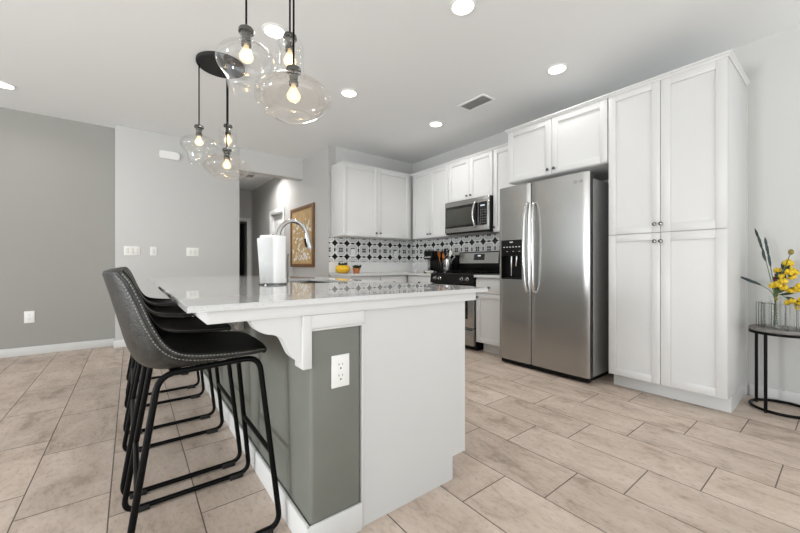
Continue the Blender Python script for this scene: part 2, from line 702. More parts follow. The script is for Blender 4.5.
struct('wall_back', box(new(), HX + 0.12, WX, KY, KY + 0.12, 0, H), M_WALL)
struct('wall_right', box(new(), WX, WX + 0.12, -3, KY + 0.12, 0, H), M_WALL)
# dark room behind the hall door
bm = new()
box(bm, 1.1, 2.6, 10.2, 10.3, 0, H)
box(bm, 1.0, 1.1, HE + 0.12, 10.3, 0, H)
box(bm, 2.6, 2.7, HE + 0.12, 10.3, 0, H)
struct('wall_far', bm, M_ROOMW)


def baseboard(name, x0, x1, y0, y1, h=0.095):
    bm = new()
    box(bm, x0, x1, y0, y1, 0, h, 0.004)
    return struct(name, bm, M_WHITE)


baseboard('baseboard_left', -5, LX0, GY - 0.014, GY)
bm = new()
box(bm, LX0 - 0.014, LX1 + 0.014, LY - 0.014, LY, 0, 0.095, 0.004)
box(bm, LX0 - 0.014, LX0, LY, GY - 0.014, 0, 0.095, 0.004)
struct('baseboard_middle', bm, M_WHITE)
baseboard('baseboard_hall', HX - 0.014, HX, KY + 0.02, 6.46)
baseboard('baseboard_right', WX - 0.014, WX, -3, 0.50)


def casing_x(name, x, y0, y1, z1, w=0.085):
    """door casing on a wall facing -X"""
    bm = new()
    box(bm, x - 0.018, x, y0 - w, y0, 0, z1 + w, 0.005)
    box(bm, x - 0.018, x, y1, y1 + w, 0, z1 + w, 0.005)
    box(bm, x - 0.018, x, y0, y1, z1, z1 + w, 0.005)
    box(bm, x, x + 0.12, y0, y0 + 0.018, 0, z1)
    box(bm, x, x + 0.12, y1 - 0.018, y1, 0, z1)
    box(bm, x, x + 0.12, y0 + 0.018, y1 - 0.018, z1 - 0.018, z1)
    return bm


struct('trim_1', casing_x('trim', HX, 6.55, 7.25, 2.045), M_WHITE)
bm = new()
box(bm, 2.150, 2.150 + 0.085, HE - 0.018, HE, 0, 2.13, 0.005)
box(bm, 1.285, 1.36, HE - 0.018, HE, 0, 2.13, 0.005)
box(bm, 1.36, 2.150, HE - 0.018, HE, 2.045, 2.13, 0.005)
struct('trim_2', bm, M_WHITE)
# white panel door in the hall's side wall
bm = new()
box(bm, HX + 0.05, HX + 0.085, 6.57, 7.23, 0.01, 2.025, 0.002)
for (a, b) in ((0.15, 0.95), (1.10, 1.90)):
    for (c, d) in ((6.66, 6.87), (6.93, 7.14)):
        bm2 = bm
        box(bm2, HX + 0.044, HX + 0.052, c, d, a, b, 0.004)
        box(bm2, HX + 0.040, HX + 0.046, c + 0.03, d - 0.03, a + 0.03, b - 0.03, 0.004)
door = struct('door_1', bm, M_WHITE)
bm = new()
lathe(bm, [(0.028, 0), (0.028, -0.006), (0.010, -0.008), (0.010, -0.035), (0.026, -0.042), (0.028, -0.055), (0.018, -0.066), (0.001, -0.068)],
      (HX + 0.05, 6.63, 0.95), 16, 'X')
obj('door_knob', bm, M_NICKEL, door)

# backsplash
struct('trim_3', box(new(), HX + 0.012, WX - 0.008, KY - 0.008, KY - 0.0005, 0.916, 1.437), M_TILEB)
struct('trim_4', box(new(), WX - 0.008, WX - 0.0005, 2.36, KY - 0.008, 0.916, 1.90), M_TILER)


# ------------------------------------------------------------------ cabinets
def shaker(face, f, u0, u1, z0, z1, stile=0.058, t=0.019):
    """shaker door or drawer front: face 'X' looks to -X at x=f, 'Y' looks to -Y at y=f"""
    bm = new()

    def bx(d0, d1, a, b, c, d, bev=0.0):
        if face == 'X':
            box(bm, f + d0, f + d1, a, b, c, d, bev)
        else:
            box(bm, a, b, f + d0, f + d1, c, d, bev)
    bx(0, t, u0, u0 + stile, z0, z1, 0.0018)
    bx(0, t, u1 - stile, u1, z0, z1, 0.0018)
    bx(0, t, u0 + stile, u1 - stile, z0, z0 + stile, 0.0018)
    bx(0, t, u0 + stile, u1 - stile, z1 - stile, z1, 0.0018)
    bx(0.012, t - 0.001, u0 + stile - 0.004, u1 - stile + 0.004, z0 + stile - 0.004, z1 - stile + 0.004)
    return bm


def knob(face, f, u, z):
    bm = new()
    pr = [(0.008, 0.0), (0.006, -0.003), (0.0055, -0.012), (0.013, -0.017), (0.0145, -0.022), (0.011, -0.027), (0.001, -0.0285)]
    c = (f, u, z) if face == 'X' else (u, f, z)
    lathe(bm, pr, c, 14, face)
    return bm


def add_door(root, name, face, f, u0, u1, z0, z1, ku=None, kz=None, mat=None, stile=0.058):
    d = obj(name, shaker(face, f, u0, u1, z0, z1, stile), mat or M_CAB, root)
    if ku is not None:
        obj('knob', knob(face, f, ku, kz), M_KNOB, d)
    return d


def crown_path(bm, pts, z, side=1):
    prof = [(0.0, 0.0), (0.006, 0.0), (0.008, 0.008), (0.014, 0.017), (0.020, 0.020), (0.020, 0.031), (0.0, 0.031)]
    P = [Vector((p[0], p[1], 0)) for p in pts]
    rings = []
    for i, p in enumerate(P):
        ns = []
        if i > 0:
            d = (P[i] - P[i - 1]).normalized()
            ns.append(Vector((-d.y, d.x, 0)) * side)
        if i < len(P) - 1:
            d = (P[i + 1] - P[i]).normalized()
            ns.append(Vector((-d.y, d.x, 0)) * side)
        if len(ns) == 2:
            m = (ns[0] + ns[1]).normalized()
            m = m / max(0.3, m.dot(ns[0]))
        else:
            m = ns[0]
        rings.append([bm.verts.new(p + m * o + Vector((0, 0, z + hh))) for o, hh in prof])
    k = len(prof)
    for A, B in zip(rings, rings[1:]):
        for j in range(k):
            bm.faces.new((A[j], A[(j + 1) % k], B[(j + 1) % k], B[j]))
    bm.faces.new(rings[0][::-1])
    bm.faces.new(rings[-1])
    return bm


# --- tall pantry
PX = 3.200
CT = 2.452           # cabinet box top; crown above to 2.475
pan = thing('pantry_cabinet', 'tall white four-door pantry cabinet to the right of the refrigerator', 'cabinet', (3.55, 0.89, 0))
bm = new()
box(bm, PX + 0.020, WX - 0.002, 0.518, 1.268, 0.118, CT, 0.001)
box(bm, PX + 0.115, WX - 0.002, 0.518, 1.268, 0.0, 0.118)
box(bm, WX - 0.022, WX - 0.002, 0.511, 0.518, 0.0, CT)
obj('carcass', bm, M_CAB, pan)
box(bm := new(), PX + 0.106, PX + 0.115, 0.520, 1.262, 0.001, 0.116)
obj('toe_kick', bm, M_CAB, pan)
for z0, z1, kz in ((0.118, 1.277, 1.214), (1.283, CT - 0.004, 1.346)):
    add_door(pan, 'door', 'X', PX, 0.520, 0.8975, z0, z1, 0.894, kz, stile=0.062)
    add_door(pan, 'door', 'X', PX, 0.9005, 1.264, z0, z1, 0.9345, kz, stile=0.055)
bm = new()
crown_path(bm, [(WX - 0.002, 0.5175), (PX + 0.001, 0.5175), (PX + 0.001, 1.268)], CT - 0.008, side=1)
# crown sits outside the box: path runs front-to-back so that its left side is the outside
obj('crown_moulding', bm, M_CAB, pan)

# --- cabinet over the refrigerator
ofc = thing('fridge_top_cabinet', 'white two-door wall cabinet above the refrigerator', 'cabinet', (3.55, 1.77, 1.905))
bm = new()
box(bm, PX + 0.020, WX - 0.002, 1.271, 2.262, 1.905, CT, 0.001)
obj('carcass', bm, M_CAB, ofc)
add_door(ofc, 'door', 'X', PX, 1.275, 1.772, 1.910, CT - 0.004, 1.742, 1.953, stile=0.060)
add_door(ofc, 'door', 'X', PX, 1.775, 2.258, 1.910, CT - 0.004, 1.806, 1.953, stile=0.060)
bm = new()
crown_path(bm, [(PX + 0.001, 1.270), (PX + 0.001, 2.263), (3.50, 2.263)], CT - 0.008, side=1)
obj('crown_moulding', bm, M_CAB, ofc)

# --- wall cabinets on the range wall
UX, UZ = 3.540, 1.440


def wall_cab(label, y0, y1, z0, doors):
    r = thing('wall_cabinet', label, 'cabinet', (3.7, (y0 + y1) / 2, z0))
    bm = new()
    box(bm, UX + 0.020, WX - 0.002 if z0 > 1.8 else WX - 0.010, y0, y1, z0, CT, 0.001)
    obj('carcass', bm, M_CAB, r)
    for a, b, ku in doors:
        add_door(r, 'door', 'X', UX, a, b, z0 + 0.004, CT - 0.004, ku, z0 + 0.055)
    return r


c1 = wall_cab('narrow white wall cabinet between the microwave and the refrigerator', 2.268, 2.717, UZ, [(2.272, 2.712, 2.690)])
c2 = wall_cab('white two-door wall cabinet directly above the microwave', 2.719, 3.484, 1.895, [(2.724, 3.098, 3.066), (3.102, 3.480, 3.134)])
c3 = wall_cab('white two-door wall cabinet left of the microwave, by the corner', 3.486, 4.298, UZ, [(3.490, 3.870, 3.842), (3.874, 4.262, 3.902)])
for c, a, b in ((c1, 2.298, 2.718), (c2, 2.718, 3.485), (c3, 3.485, 4.298)):
    bm = new()
    crown_path(bm, [(UX + 0.001, a), (UX + 0.001, b)], CT - 0.008, side=1)
    obj('crown_moulding', bm, M_CAB, c)
# --- wall cabinet on the back wall
UY = 4.300
c4 = thing('wall_cabinet', 'white two-door wall cabinet above the yellow pot, on the back wall', 'cabinet', (2.9, 4.5, UZ))
bm = new()
box(bm, 2.312, UX + 0.018, UY + 0.020, KY - 0.010, UZ, CT, 0.001)
obj('carcass', bm, M_CAB, c4)
add_door(c4, 'door', 'Y', UY, 2.316, 2.896, UZ + 0.004, CT - 0.004, 2.862, UZ + 0.062)
add_door(c4, 'door', 'Y', UY, 2.900, 3.500, UZ + 0.004, CT - 0.004, 2.934, UZ + 0.062)
bm = new()
crown_path(bm, [(UX, UY + 0.001), (2.312, UY + 0.001), (2.312, KY - 0.012)], CT - 0.008, side=-1)
obj('crown_moulding', bm, M_CAB, c4)

# --- base cabinets
BX = 3.240           # door faces on the range wall
b1 = thing('base_cabinet', 'white base cabinet with drawer and door between range and refrigerator', 'cabinet', (3.5, 2.54, 0))
bm = new()
box(bm, BX + 0.020, WX - 0.010, 2.350, 2.735, 0.118, 0.884, 0.001)
box(bm, BX + 0.110, WX - 0.010, 2.350, 2.700, 0, 0.118)
obj('carcass', bm, M_CAB, b1)
obj('toe_kick', box(new(), BX + 0.100, BX + 0.110, 2.352, 2.700, 0.001, 0.117), M_CAB, b1)
dr = obj('drawer_front', box(new(), BX, BX + 0.019, 2.354, 2.731, 0.700, 0.868, 0.002), M_CAB, b1)
obj('knob', knob('X', BX, 2.535, 0.772), M_KNOB, dr)
add_door(b1, 'door', 'X', BX, 2.354, 2.731, 0.122, 0.694, 2.704, 0.655)
b2 = thing('base_cabinet', 'white base cabinet left of the range, under the coffee maker', 'cabinet', (3.5, 3.8, 0))
bm = new()
box(bm, BX + 0.020, WX - 0.010, 3.500, 4.058, 0.118, 0.884, 0.001)
box(bm, BX + 0.110, WX - 0.010, 3.500, 4.058, 0, 0.118)
obj('carcass', bm, M_CAB, b2)
dr = obj('drawer_front', box(new(), BX, BX + 0.019, 3.506, 4.000, 0.700, 0.868, 0.002), M_CAB, b2)
obj('knob', knob('X', BX, 3.745, 0.785), M_KNOB, dr)
add_door(b2, 'door', 'X', BX, 3.506, 4.000, 0.122, 0.694, 3.54, 0.655)
BY = 4.040
for i, (x0, x1, kx, lab) in enumerate(((2.296, 2.764, None, 'white base cabinet on the back wall under the yellow pot'),
                                       (2.768, 3.236, 2.985, 'white base cabinet on the back wall nearest the inside corner'))):
    b = thing('base_cabinet', lab, 'cabinet', ((x0 + x1) / 2, 4.35, 0))
    bm = new()
    box(bm, x0, x1, BY + 0.020, KY - 0.010, 0.118, 0.884, 0.001)
    box(bm, x0, x1, BY + 0.100, KY - 0.010, 0, 0.118)
    obj('carcass', bm, M_CAB, b)
    dr = obj('drawer_front', box(new(), x0 + 0.003, x1 - 0.003, BY, BY + 0.019, 0.700, 0.868, 0.002), M_CAB, b)
    if kx:
        obj('knob', knob('Y', BY, kx, 0.785), M_KNOB, dr)
    add_door(b, 'door', 'Y', BY, x0 + 0.003, x1 - 0.003, 0.122, 0.694, x1 - 0.05, 0.655)

# --- wall counters
bm = new()
prism(bm, [(2.280, 4.015), (3.215, 4.015), (3.215, 3.494), (WX - 0.010, 3.494), (WX - 0.010, KY - 0.010), (2.280, KY - 0.010)], 'Z', 0.885, 0.915)
o = obj('countertop', bm, M_QUARTZ, loc=(3.2, 4.3, 0.885))
tag(o, 'white L-shaped countertop along the tiled back wall and corner', 'countertop')
bm = new()
box(bm, 3.205, WX - 0.010, 2.345, 2.736, 0.885, 0.915, 0.002)
o = obj('countertop', bm, M_QUARTZ, loc=(3.5, 2.54, 0.885))
tag(o, 'short white countertop between the range and the refrigerator', 'countertop')

# ------------------------------------------------------------------ refrigerator
FX = 3.095
fr = thing('refrigerator', 'stainless side-by-side refrigerator with an ice dispenser in its left door', 'refrigerator', (3.4, 1.84, 0))
bm = new()
box(bm, FX + 0.085, 3.80, 1.385, 2.295, 0.05, 1.790, 0.004)
obj('body', bm, M_STEELD, fr)
bm = new()
box(bm, FX + 0.03, FX + 0.086, 1.395, 2.285, 0.012, 0.052)
box(bm, 3.25, 3.75, 1.42, 2.26, 0.0, 0.05)
obj('kick_grille', bm, M_BPLAST, fr)
bm = new()
box(bm, FX + 0.03, 3.22, 1.395, 1.47, 1.792, 1.825, 0.003)
obj('hinge_cover', bm, M_STEELD, fr)
obj('hinge_cover', box(new(), FX + 0.03, 3.22, 2.21, 2.285, 1.792, 1.825, 0.003), M_STEELD, fr)


def curved_door(y0, y1, bow, hole=None):
    """door with a slightly bowed front (towards -X); hole = (ya,yb,za,zb)"""
    bm = new()
    z0, z1 = 0.055, 1.838
    ys = [y0 + (y1 - y0) * i / 16 for i in range(17)]
    zs = [z0, z1]
    if hole:
        ys = sorted(set([y for y in ys if abs(y - hole[0]) > 0.012 and abs(y - hole[1]) > 0.012] + [hole[0], hole[1]]))
        zs = [z0, hole[2], hole[3], z1]

    def fx(y):
        t = (y - y0) / (y1 - y0)
        e = min(t, 1 - t)
        edge = 0.010 * (1 - min(1, e / 0.05)) ** 2
        return FX + bow * (2 * t - 1) ** 2 + edge
    F = [[bm.verts.new((fx(y), y, z)) for z in zs] for y in ys]
    B = [[bm.verts.new((FX + 0.072, y, z)) for z in zs] for y in ys]
    ny, nz = len(ys), len(zs)

    def inhole(i, j):
        if not hole:
            return False
        ym, zm = (ys[i] + ys[i + 1]) / 2, (zs[j] + zs[j + 1]) / 2
        return hole[0] < ym < hole[1] and hole[2] < zm < hole[3]
    for i in range(ny - 1):
        for j in range(nz - 1):
            if not inhole(i, j):
                bm.faces.new((F[i][j], F[i + 1][j], F[i + 1][j + 1], F[i][j + 1]))
            bm.faces.new((B[i][j], B[i][j + 1], B[i + 1][j + 1], B[i + 1][j]))
        bm.faces.new((F[i][0], B[i][0], B[i + 1][0], F[i + 1][0]))
        bm.faces.new((F[i][-1], F[i + 1][-1], B[i + 1][-1], B[i][-1]))
    for j in range(nz - 1):
        bm.faces.new((F[0][j], F[0][j + 1], B[0][j + 1], B[0][j]))
        bm.faces.new((F[-1][j], B[-1][j], B[-1][j + 1], F[-1][j + 1]))
    if hole:   # jambs of the recess
        ia, ib = ys.index(hole[0]), ys.index(hole[1])
        d = 0.055
        for (i0, i1, j0, j1) in ((ia, ib, 1, 1), (ia, ib, 2, 2)):
            for i in range(i0, i1):
                a, b = F[i][j0], F[i + 1][j0]
                c, e = bm.verts.new(a.co + Vector((d, 0, 0))), bm.verts.new(b.co + Vector((d, 0, 0)))
                bm.faces.new((a, b, e, c))
        for i in (ia, ib):
            a, b = F[i][1], F[i][2]
            c, e = bm.verts.new(a.co + Vector((d, 0, 0))), bm.verts.new(b.co + Vector((d, 0, 0)))
            bm.faces.new((a, b, e, c))
    return bm


DISP = (2.025, 2.270, 0.885, 1.288)
dR = obj('door', curved_door(1.375, 1.926, 0.006), M_STEEL, fr)
dL = obj('door', curved_door(1.934, 2.300, 0.006, DISP), M_STEEL, fr)
dR['label'] = 'wide right door'
dL['label'] = 'narrow left door with dispenser'


def fr_handle(y, s):
    bm = new()
    pts = smoothpath([(FX + 0.012, y, 1.640), (FX - 0.018, y, 1.622), (FX - 0.046, y + s * 0.006, 1.53), (FX - 0.058, y + s * 0.012, 1.20),
                      (FX - 0.046, y + s * 0.006, 0.87), (FX - 0.018, y, 0.778), (FX + 0.012, y, 0.760)], 8)
    tube(bm, pts, 0.0135, 12)
    return bm


obj('handle', fr_handle(1.885, -1), M_CHROME, dR)
obj('handle', fr_handle(1.958, 1), M_CHROME, dL)
# dispenser
bm = new()
ya, yb, za, zb = DISP
box(bm, FX + 0.058, FX + 0.066, ya, yb, za, zb)
box(bm, FX + 0.004, FX + 0.030, ya + 0.002, yb - 0.002, 1.130, zb - 0.002, 0.004)
box(bm, FX + 0.002, FX + 0.058, ya + 0.002, ya + 0.008, za + 0.002, 1.13)
box(bm, FX + 0.002, FX + 0.058, yb - 0.008, yb - 0.002, za + 0.002, 1.13)
box(bm, FX + 0.006, FX + 0.058, ya + 0.008, yb - 0.008, za + 0.002, za + 0.016, 0.002)
obj('dispenser', bm, M_BPLAST, dL)
bm = new()
tube(bm, [(FX + 0.035, 2.165, 1.12), (FX + 0.030, 2.165, 1.06), (FX + 0.040, 2.172, 0.96), (FX + 0.044, 2.175, 0.92)], [0.012, 0.010, 0.007, 0.006], 10)
tube(bm, [(FX + 0.035, 2.105, 1.12), (FX + 0.030, 2.105, 1.07), (FX + 0.038, 2.115, 1.02)], [0.012, 0.010, 0.008], 10)
obj('dispenser_lever', bm, M_CHROME, dL)
bm = new()
bm.free()
for k in range(6):
    y = ya + 0.030 + k * 0.036
    obj('dispenser_icon', box(new(), FX + 0.0030, FX + 0.0042, y - 0.008, y + 0.008, 1.212, 1.220), M_WPLAST, dL)
    if k % 2 == 0:
        obj('dispenser_icon', box(new(), FX + 0.0030, FX + 0.0042, y - 0.010, y + 0.006, 1.168, 1.172), M_WPLAST, dL)
obj('dispenser_icon', box(new(), FX + 0.0030, FX + 0.0042, 2.130, 2.168, 1.262, 1.270), M_WPLAST, dL)


def text_mesh(txt, size, mat, name, parent, origin, right, up, extr=0.0006, bold=0.0):
    cu = bpy.data.curves.new(name, 'FONT')
    cu.body = txt
    cu.size = size
    cu.extrude = extr
    cu.offset = bold
    cu.align_x = 'CENTER'
    cu.align_y = 'CENTER'
    t = bpy.data.objects.new('text_tmp', cu)
    COL.objects.link(t)
    dg = bpy.context.evaluated_depsgraph_get()
    me = bpy.data.meshes.new_from_object(t.evaluated_get(dg))
    bpy.data.objects.remove(t)
    bm = new()
    bm.from_mesh(me)
    bpy.data.meshes.remove(me)
    r, u = Vector(right).normalized(), Vector(up).normalized()
    nn = r.cross(u)
    M = Matrix(((r.x, u.x, nn.x, origin[0]), (r.y, u.y, nn.y, origin[1]), (r.z, u.z, nn.z, origin[2]), (0, 0, 0, 1)))
    bmesh.ops.transform(bm, matrix=M, verts=bm.verts[:])
    return bm


# maker's mark on the right door: a round emblem and two letters
bm = text_mesh('LG', 0.030, M_PRINT, 'logo', dR, (FX + 0.0015, 1.447, 1.762), (0, -1, 0), (0, 0, 1))
tube(bm, [(FX + 0.002, 1.494 + 0.0125 * math.cos(a), 1.762 + 0.0125 * math.sin(a)) for a in [2 * PI * k / 20 for k in range(20)]], 0.0018, 6, closed=True)
box(bm, FX + 0.0005, FX + 0.0045, 1.4925, 1.4945, 1.757, 1.768)
box(bm, FX + 0.0005, FX + 0.0045, 1.4875, 1.4945, 1.756, 1.758)
obj('logo', bm, M_PRINT, dR)

# ------------------------------------------------------------------ range
RX = 3.195
rg = thing('range', 'stainless and black freestanding range below the microwave', 'range', (3.5, 3.115, 0))
Y0, Y1 = 2.742, 3.488
obj('body', box(new(), RX + 0.06, WX - 0.012, Y0, Y1, 0.05, 0.912, 0.004), M_BPLAST, rg)
obj('base', box(new(), RX + 0.10, WX - 0.03, Y0 + 0.02, Y1 - 0.02, 0.0, 0.05), M_BPLAST, rg)
od = obj('oven_door', box(new(), RX + 0.012, RX + 0.058, Y0 + 0.004, Y1 - 0.004, 0.275, 0.782, 0.006), M_STEEL, rg)
obj('window_glass', box(new(), RX + 0.008, RX + 0.014, Y0 + 0.09, Y1 - 0.09, 0.38, 0.68, 0.002), M_BGLASS, od)
bm = new()
tube(bm, [(RX + 0.015, Y0 + 0.06, 0.735), (RX - 0.035, Y0 + 0.06, 0.735)], 0.009, 10)
tube(bm, [(RX + 0.015, Y1 - 0.06, 0.735), (RX - 0.035, Y1 - 0.06, 0.735)], 0.009, 10)
tube(bm, [(RX - 0.035, Y0 + 0.03, 0.735), (RX - 0.035, Y1 - 0.03, 0.735)], 0.012, 12)
obj('handle', bm, M_CHROME, od)
wd = obj('storage_drawer', box(new(), RX + 0.012, RX + 0.058, Y0 + 0.004, Y1 - 0.004, 0.062, 0.268, 0.006), M_STEEL, rg)
obj('drawer_pull', box(new(), RX + 0.002, RX + 0.013, Y0 + 0.01, Y1 - 0.01, 0.250, 0.262, 0.002), M_BPLAST, wd)
bm = new()
prism(bm, [(RX + 0.060, 0.792), (RX + 0.004, 0.800), (RX + 0.018, 0.918), (RX + 0.10, 0.924), (RX + 0.10, 0.80)], 'Y', Y0 + 0.002, Y1 - 0.002)
cp = obj('control_panel', bm, M_BPLAST, rg)
for y in (2.835, 2.925, 3.305, 3.395):
    bm = new()
    lathe(bm, [(0.024, 0.010), (0.024, -0.004), (0.019, -0.008), (0.017, -0.030), (0.012, -0.034), (0.001, -0.034)], (RX + 0.010, y, 0.858), 18, 'X')
    kb = obj('burner_knob', bm, M_STEEL, cp)
    obj('knob_pointer', box(new(), RX - 0.026, RX - 0.0235, y - 0.0035, y + 0.0035, 0.846, 0.874), M_BPLAST, kb)
bm = new()
box(bm, RX + 0.03, WX - 0.10, Y0 + 0.006, Y1 - 0.006, 0.912, 0.926, 0.003)
ck = obj('cooktop', bm, M_BGLASS, rg)
for (y, x) in ((2.93, 3.36), (2.93, 3.62), (3.30, 3.36), (3.30, 3.62)):
    bm = new()
    lathe(bm, [(0.045, 0.0), (0.045, 0.010), (0.032, 0.012), (0.032, 0.020), (0.001, 0.021)], (x, y, 0.925), 18)
    obj('burner', bm, M_BLACK, ck)
for (a, b) in ((2.77, 3.10), (3.13, 3.46)):
    bm = new()
    for y in (a, (a + b) / 2, b):
        box(bm, 3.24, 3.74, y - 0.006, y + 0.006, 0.945, 0.957)
    for x in (3.245, 3.36, 3.49, 3.62, 3.735):
        box(bm, x - 0.006, x + 0.006, a, b, 0.945, 0.957)
    for x in (3.245, 3.735):
        for y in (a, b):
            box(bm, x - 0.006, x + 0.006, y - 0.006, y + 0.006, 0.925, 0.946)
    obj('grate', bm, M_BLACK, rg)
bm = new()
box(bm, 3.772, WX - 0.014, Y0 + 0.03, Y1 + 0.002, 0.925, 1.215, 0.006)
bg = obj('backguard', bm, M_BPLAST, rg)
obj('backguard_panel', prism(new(), [(3.775, 1.055), (3.742, 1.055), (3.764, 1.200), (3.775, 1.200)], 'Y', Y0 + 0.05, Y1 - 0.02), M_STEEL, bg)
obj('clock_display', prism(new(), [(3.770, 1.098), (3.7470, 1.098), (3.7598, 1.182), (3.770, 1.182)], 'Y', 3.02, 3.20), M_BGLASS, bg)
obj('clock_digits', prism(new(), [(3.758, 1.148), (3.7540, 1.148), (3.7567, 1.166), (3.760, 1.166)], 'Y', 3.085, 3.135), M_DISPLAY, bg)

# ------------------------------------------------------------------ microwave
MX = 3.470
mw = thing('microwave', 'stainless over-the-range microwave with black glass door', 'microwave', (3.65, 3.1, 1.44))
Y0, Y1 = 2.722, 3.482
obj('body', box(new(), MX + 0.025, WX - 0.010, Y0, Y1, 1.448, 1.892, 0.004), M_BPLAST, mw)
md = obj('front_frame', box(new(), MX, MX + 0.028, Y0 + 0.004, Y1 - 0.002, 1.468, 1.890, 0.005), M_STEEL, mw)
obj('door_glass', box(new(), MX - 0.004, MX + 0.004, 2.890, 3.462, 1.530, 1.822, 0.003), M_BGLASS, md)
obj('window', box(new(), MX - 0.0055, MX - 0.003, 2.975, 3.440, 1.560, 1.785, 0.001), M_MWGLASS, md)
kp = obj('keypad', box(new(), MX - 0.004, MX + 0.004, 2.752, 2.884, 1.530, 1.822, 0.003), M_BGLASS, md)
for r in range(6):
    for c in range(3):
        obj('key', box(new(), MX - 0.0050, MX - 0.0038, 2.772 + c * 0.034, 2.788 + c * 0.034, 1.556 + r * 0.032, 1.566 + r * 0.032), M_PRINT, kp)
obj('clock_digits', box(new(), MX - 0.0052, MX - 0.0038, 2.785, 2.850, 1.768, 1.785), M_DISPLAY, kp)
bm = new()
tube(bm, smoothpath([(MX, 2.925, 1.830), (MX - 0.030, 2.925, 1.812), (MX - 0.050, 2.932, 1.74), (MX - 0.054, 2.936, 1.676), (MX - 0.050, 2.932, 1.61),
                     (MX - 0.030, 2.925, 1.538), (MX, 2.925, 1.520)], 6), 0.013, 12)
obj('handle', bm, M_CHROME, md)
bm = new()
for k in range(10):
    box(bm, MX + 0.06 + k * 0.02, MX + 0.07 + k * 0.02, Y0 + 0.08, Y1 - 0.08, 1.4435, 1.4485)
obj('underside_vent', bm, M_STEELD, mw)

# ------------------------------------------------------------------ kitchen island
IY = 1.178                      # end face
isl = thing('kitchen_island', 'white and grey kitchen island with corbels, in front of the refrigerator', 'island', (0.9, 2.6, 0))
bm = new()
box(bm, 0.506, 0.714, IY + 0.001, 4.030, 0.0, 0.855, 0.014, 4)
obj('half_wall', bm, M_PONY, isl)['label'] = 'grey painted half wall'
bm = new()
prism(bm, [(0.7145, 0.0), (1.226, 0.0), (1.226, 0.110), (1.314, 0.110), (1.314, 0.855), (0.7145, 0.855)], 'Y', IY, IY + 0.02)
box(bm, 0.7145, 0.7265, IY - 0.005, IY + 0.002, 0.0, 0.800, 0.002)
obj('end_panel', bm, M_CAB, isl)
bm = new()
for (ya, yb) in ((IY + 0.021, 2.02), (2.99, 4.03)):
    box(bm, 0.729, 1.290, ya, yb, 0.110, 0.853)
box(bm, 0.729, 1.290, 2.02, 2.99, 0.110, 0.640)
box(bm, 0.729, 0.80, 2.02, 2.99, 0.640, 0.853)
box(bm, 1.275, 1.290, 2.02, 2.99, 0.640, 0.853)
box(bm, 0.729, 1.215, IY + 0.021, 4.03, 0.0, 0.110)
obj('carcass', bm, M_CAB, isl)
for k in range(4):
    a = IY + 0.030 + k * 0.71
    add_door(isl, 'door', 'X', 1.293, a, a + 0.70, 0.118, 0.850)
bm = new()
box(bm, 0.488, 0.502, IY - 0.012, 4.03, 0, 0.105, 0.004)
box(bm, 0.488, 0.7135, IY - 0.013, IY, 0, 0.105, 0.004)
obj('baseboard', bm, M_WHITE, isl)
# build-up board under the slab
bm = new()
box(bm, 0.176, 1.375, 1.159, 1.178, 0.855, 0.8945, 0.002)
box(bm, 0.176, 0.196, 1.178, 4.05, 0.855, 0.8945, 0.002)
box(bm, 1.355, 1.375, 1.178, 4.05, 0.855, 0.8945, 0.002)
box(bm, 0.196, 1.355, 1.178, 2.02, 0.8555, 0.8945)
box(bm, 0.196, 0.80, 2.02, 2.99, 0.8555, 0.8945)
box(bm, 1.27, 1.355, 2.02, 2.99, 0.8555, 0.8945)
box(bm, 0.196, 1.355, 2.99, 4.05, 0.8555, 0.8945)
obj('apron', bm, M_WHITE, isl)
# capital around the top of the half wall
bm = new()
box(bm, 0.492, 0.722, IY - 0.018, IY + 0.06, 0.803, 0.8548, 0.006, 3)
box(bm, 0.494, 0.720, IY - 0.012, IY + 0.06, 0.796, 0.806, 0.002)
obj('capital_moulding', bm, M_WHITE, isl)


def corbel(y):
    bm = new()
    x1 = 0.5015
    P = [(0.470, 0.854), (0.302, 0.854), (0.302, 0.846)]
    ctl = [(0.302, 0.846), (0.318, 0.822), (0.345, 0.806), (0.378, 0.797), (0.402, 0.780), (0.416, 0.752), (0.430, 0.722), (0.452, 0.700), (0.470, 0.692)]
    P += [(p.x, p.y) for p in smoothpath([(a, b, 0) for a, b in ctl], 5)][1:]
    prism(bm, P, 'Y', y, y + 0.048)
    box(bm, 0.468, x1, y - 0.014, y + 0.062, 0.668, 0.8545, 0.002)
    return bm


for y in (IY - 0.008, 2.105, 3.03, 3.955):
    obj('corbel', corbel(y), M_WHITE, isl)

# slab with a sink cut-out
SX0, SX1, SY0, SY1 = 0.124, 1.444, 1.139, 4.095
HX0, HX1, HY0, HY1 = 0.870, 1.240, 2.110, 2.900
bm = new()
Z0, Z1 = 0.8955, 0.914


def ring4(x0, x1, y0, y1, z):
    return [bm.verts.new(p) for p in ((x0, y0, z), (x1, y0, z), (x1, y1, z), (x0, y1, z))]


ot, it = ring4(SX0, SX1, SY0, SY1, Z1), ring4(HX0, HX1, HY0, HY1, Z1)
ob_, ib_ = ring4(SX0, SX1, SY0, SY1, Z0), ring4(HX0, HX1, HY0, HY1, Z0)
for k in range(4):
    j = (k + 1) % 4
    bm.faces.new((ot[k], ot[j], it[j], it[k]))
    bm.faces.new((ob_[k], ib_[k], ib_[j], ob_[j]))
    bm.faces.new((ot[k], ob_[k], ob_[j], ot[j]))
    bm.faces.new((it[k], it[j], ib_[j], ib_[k]))
es = [e for e in bm.edges if all(abs(v.co.z - Z1) < 1e-6 for v in e.verts) and
      (all(v in ot for v in e.verts))]
bmesh.ops.bevel(bm, geom=es, offset=0.003, segments=2, affect='EDGES')
o = obj('countertop', bm, M_QUARTZ, loc=(0.784, 2.6, Z0))
tag(o, 'glossy white quartz island countertop with the sink and paper towels', 'countertop')

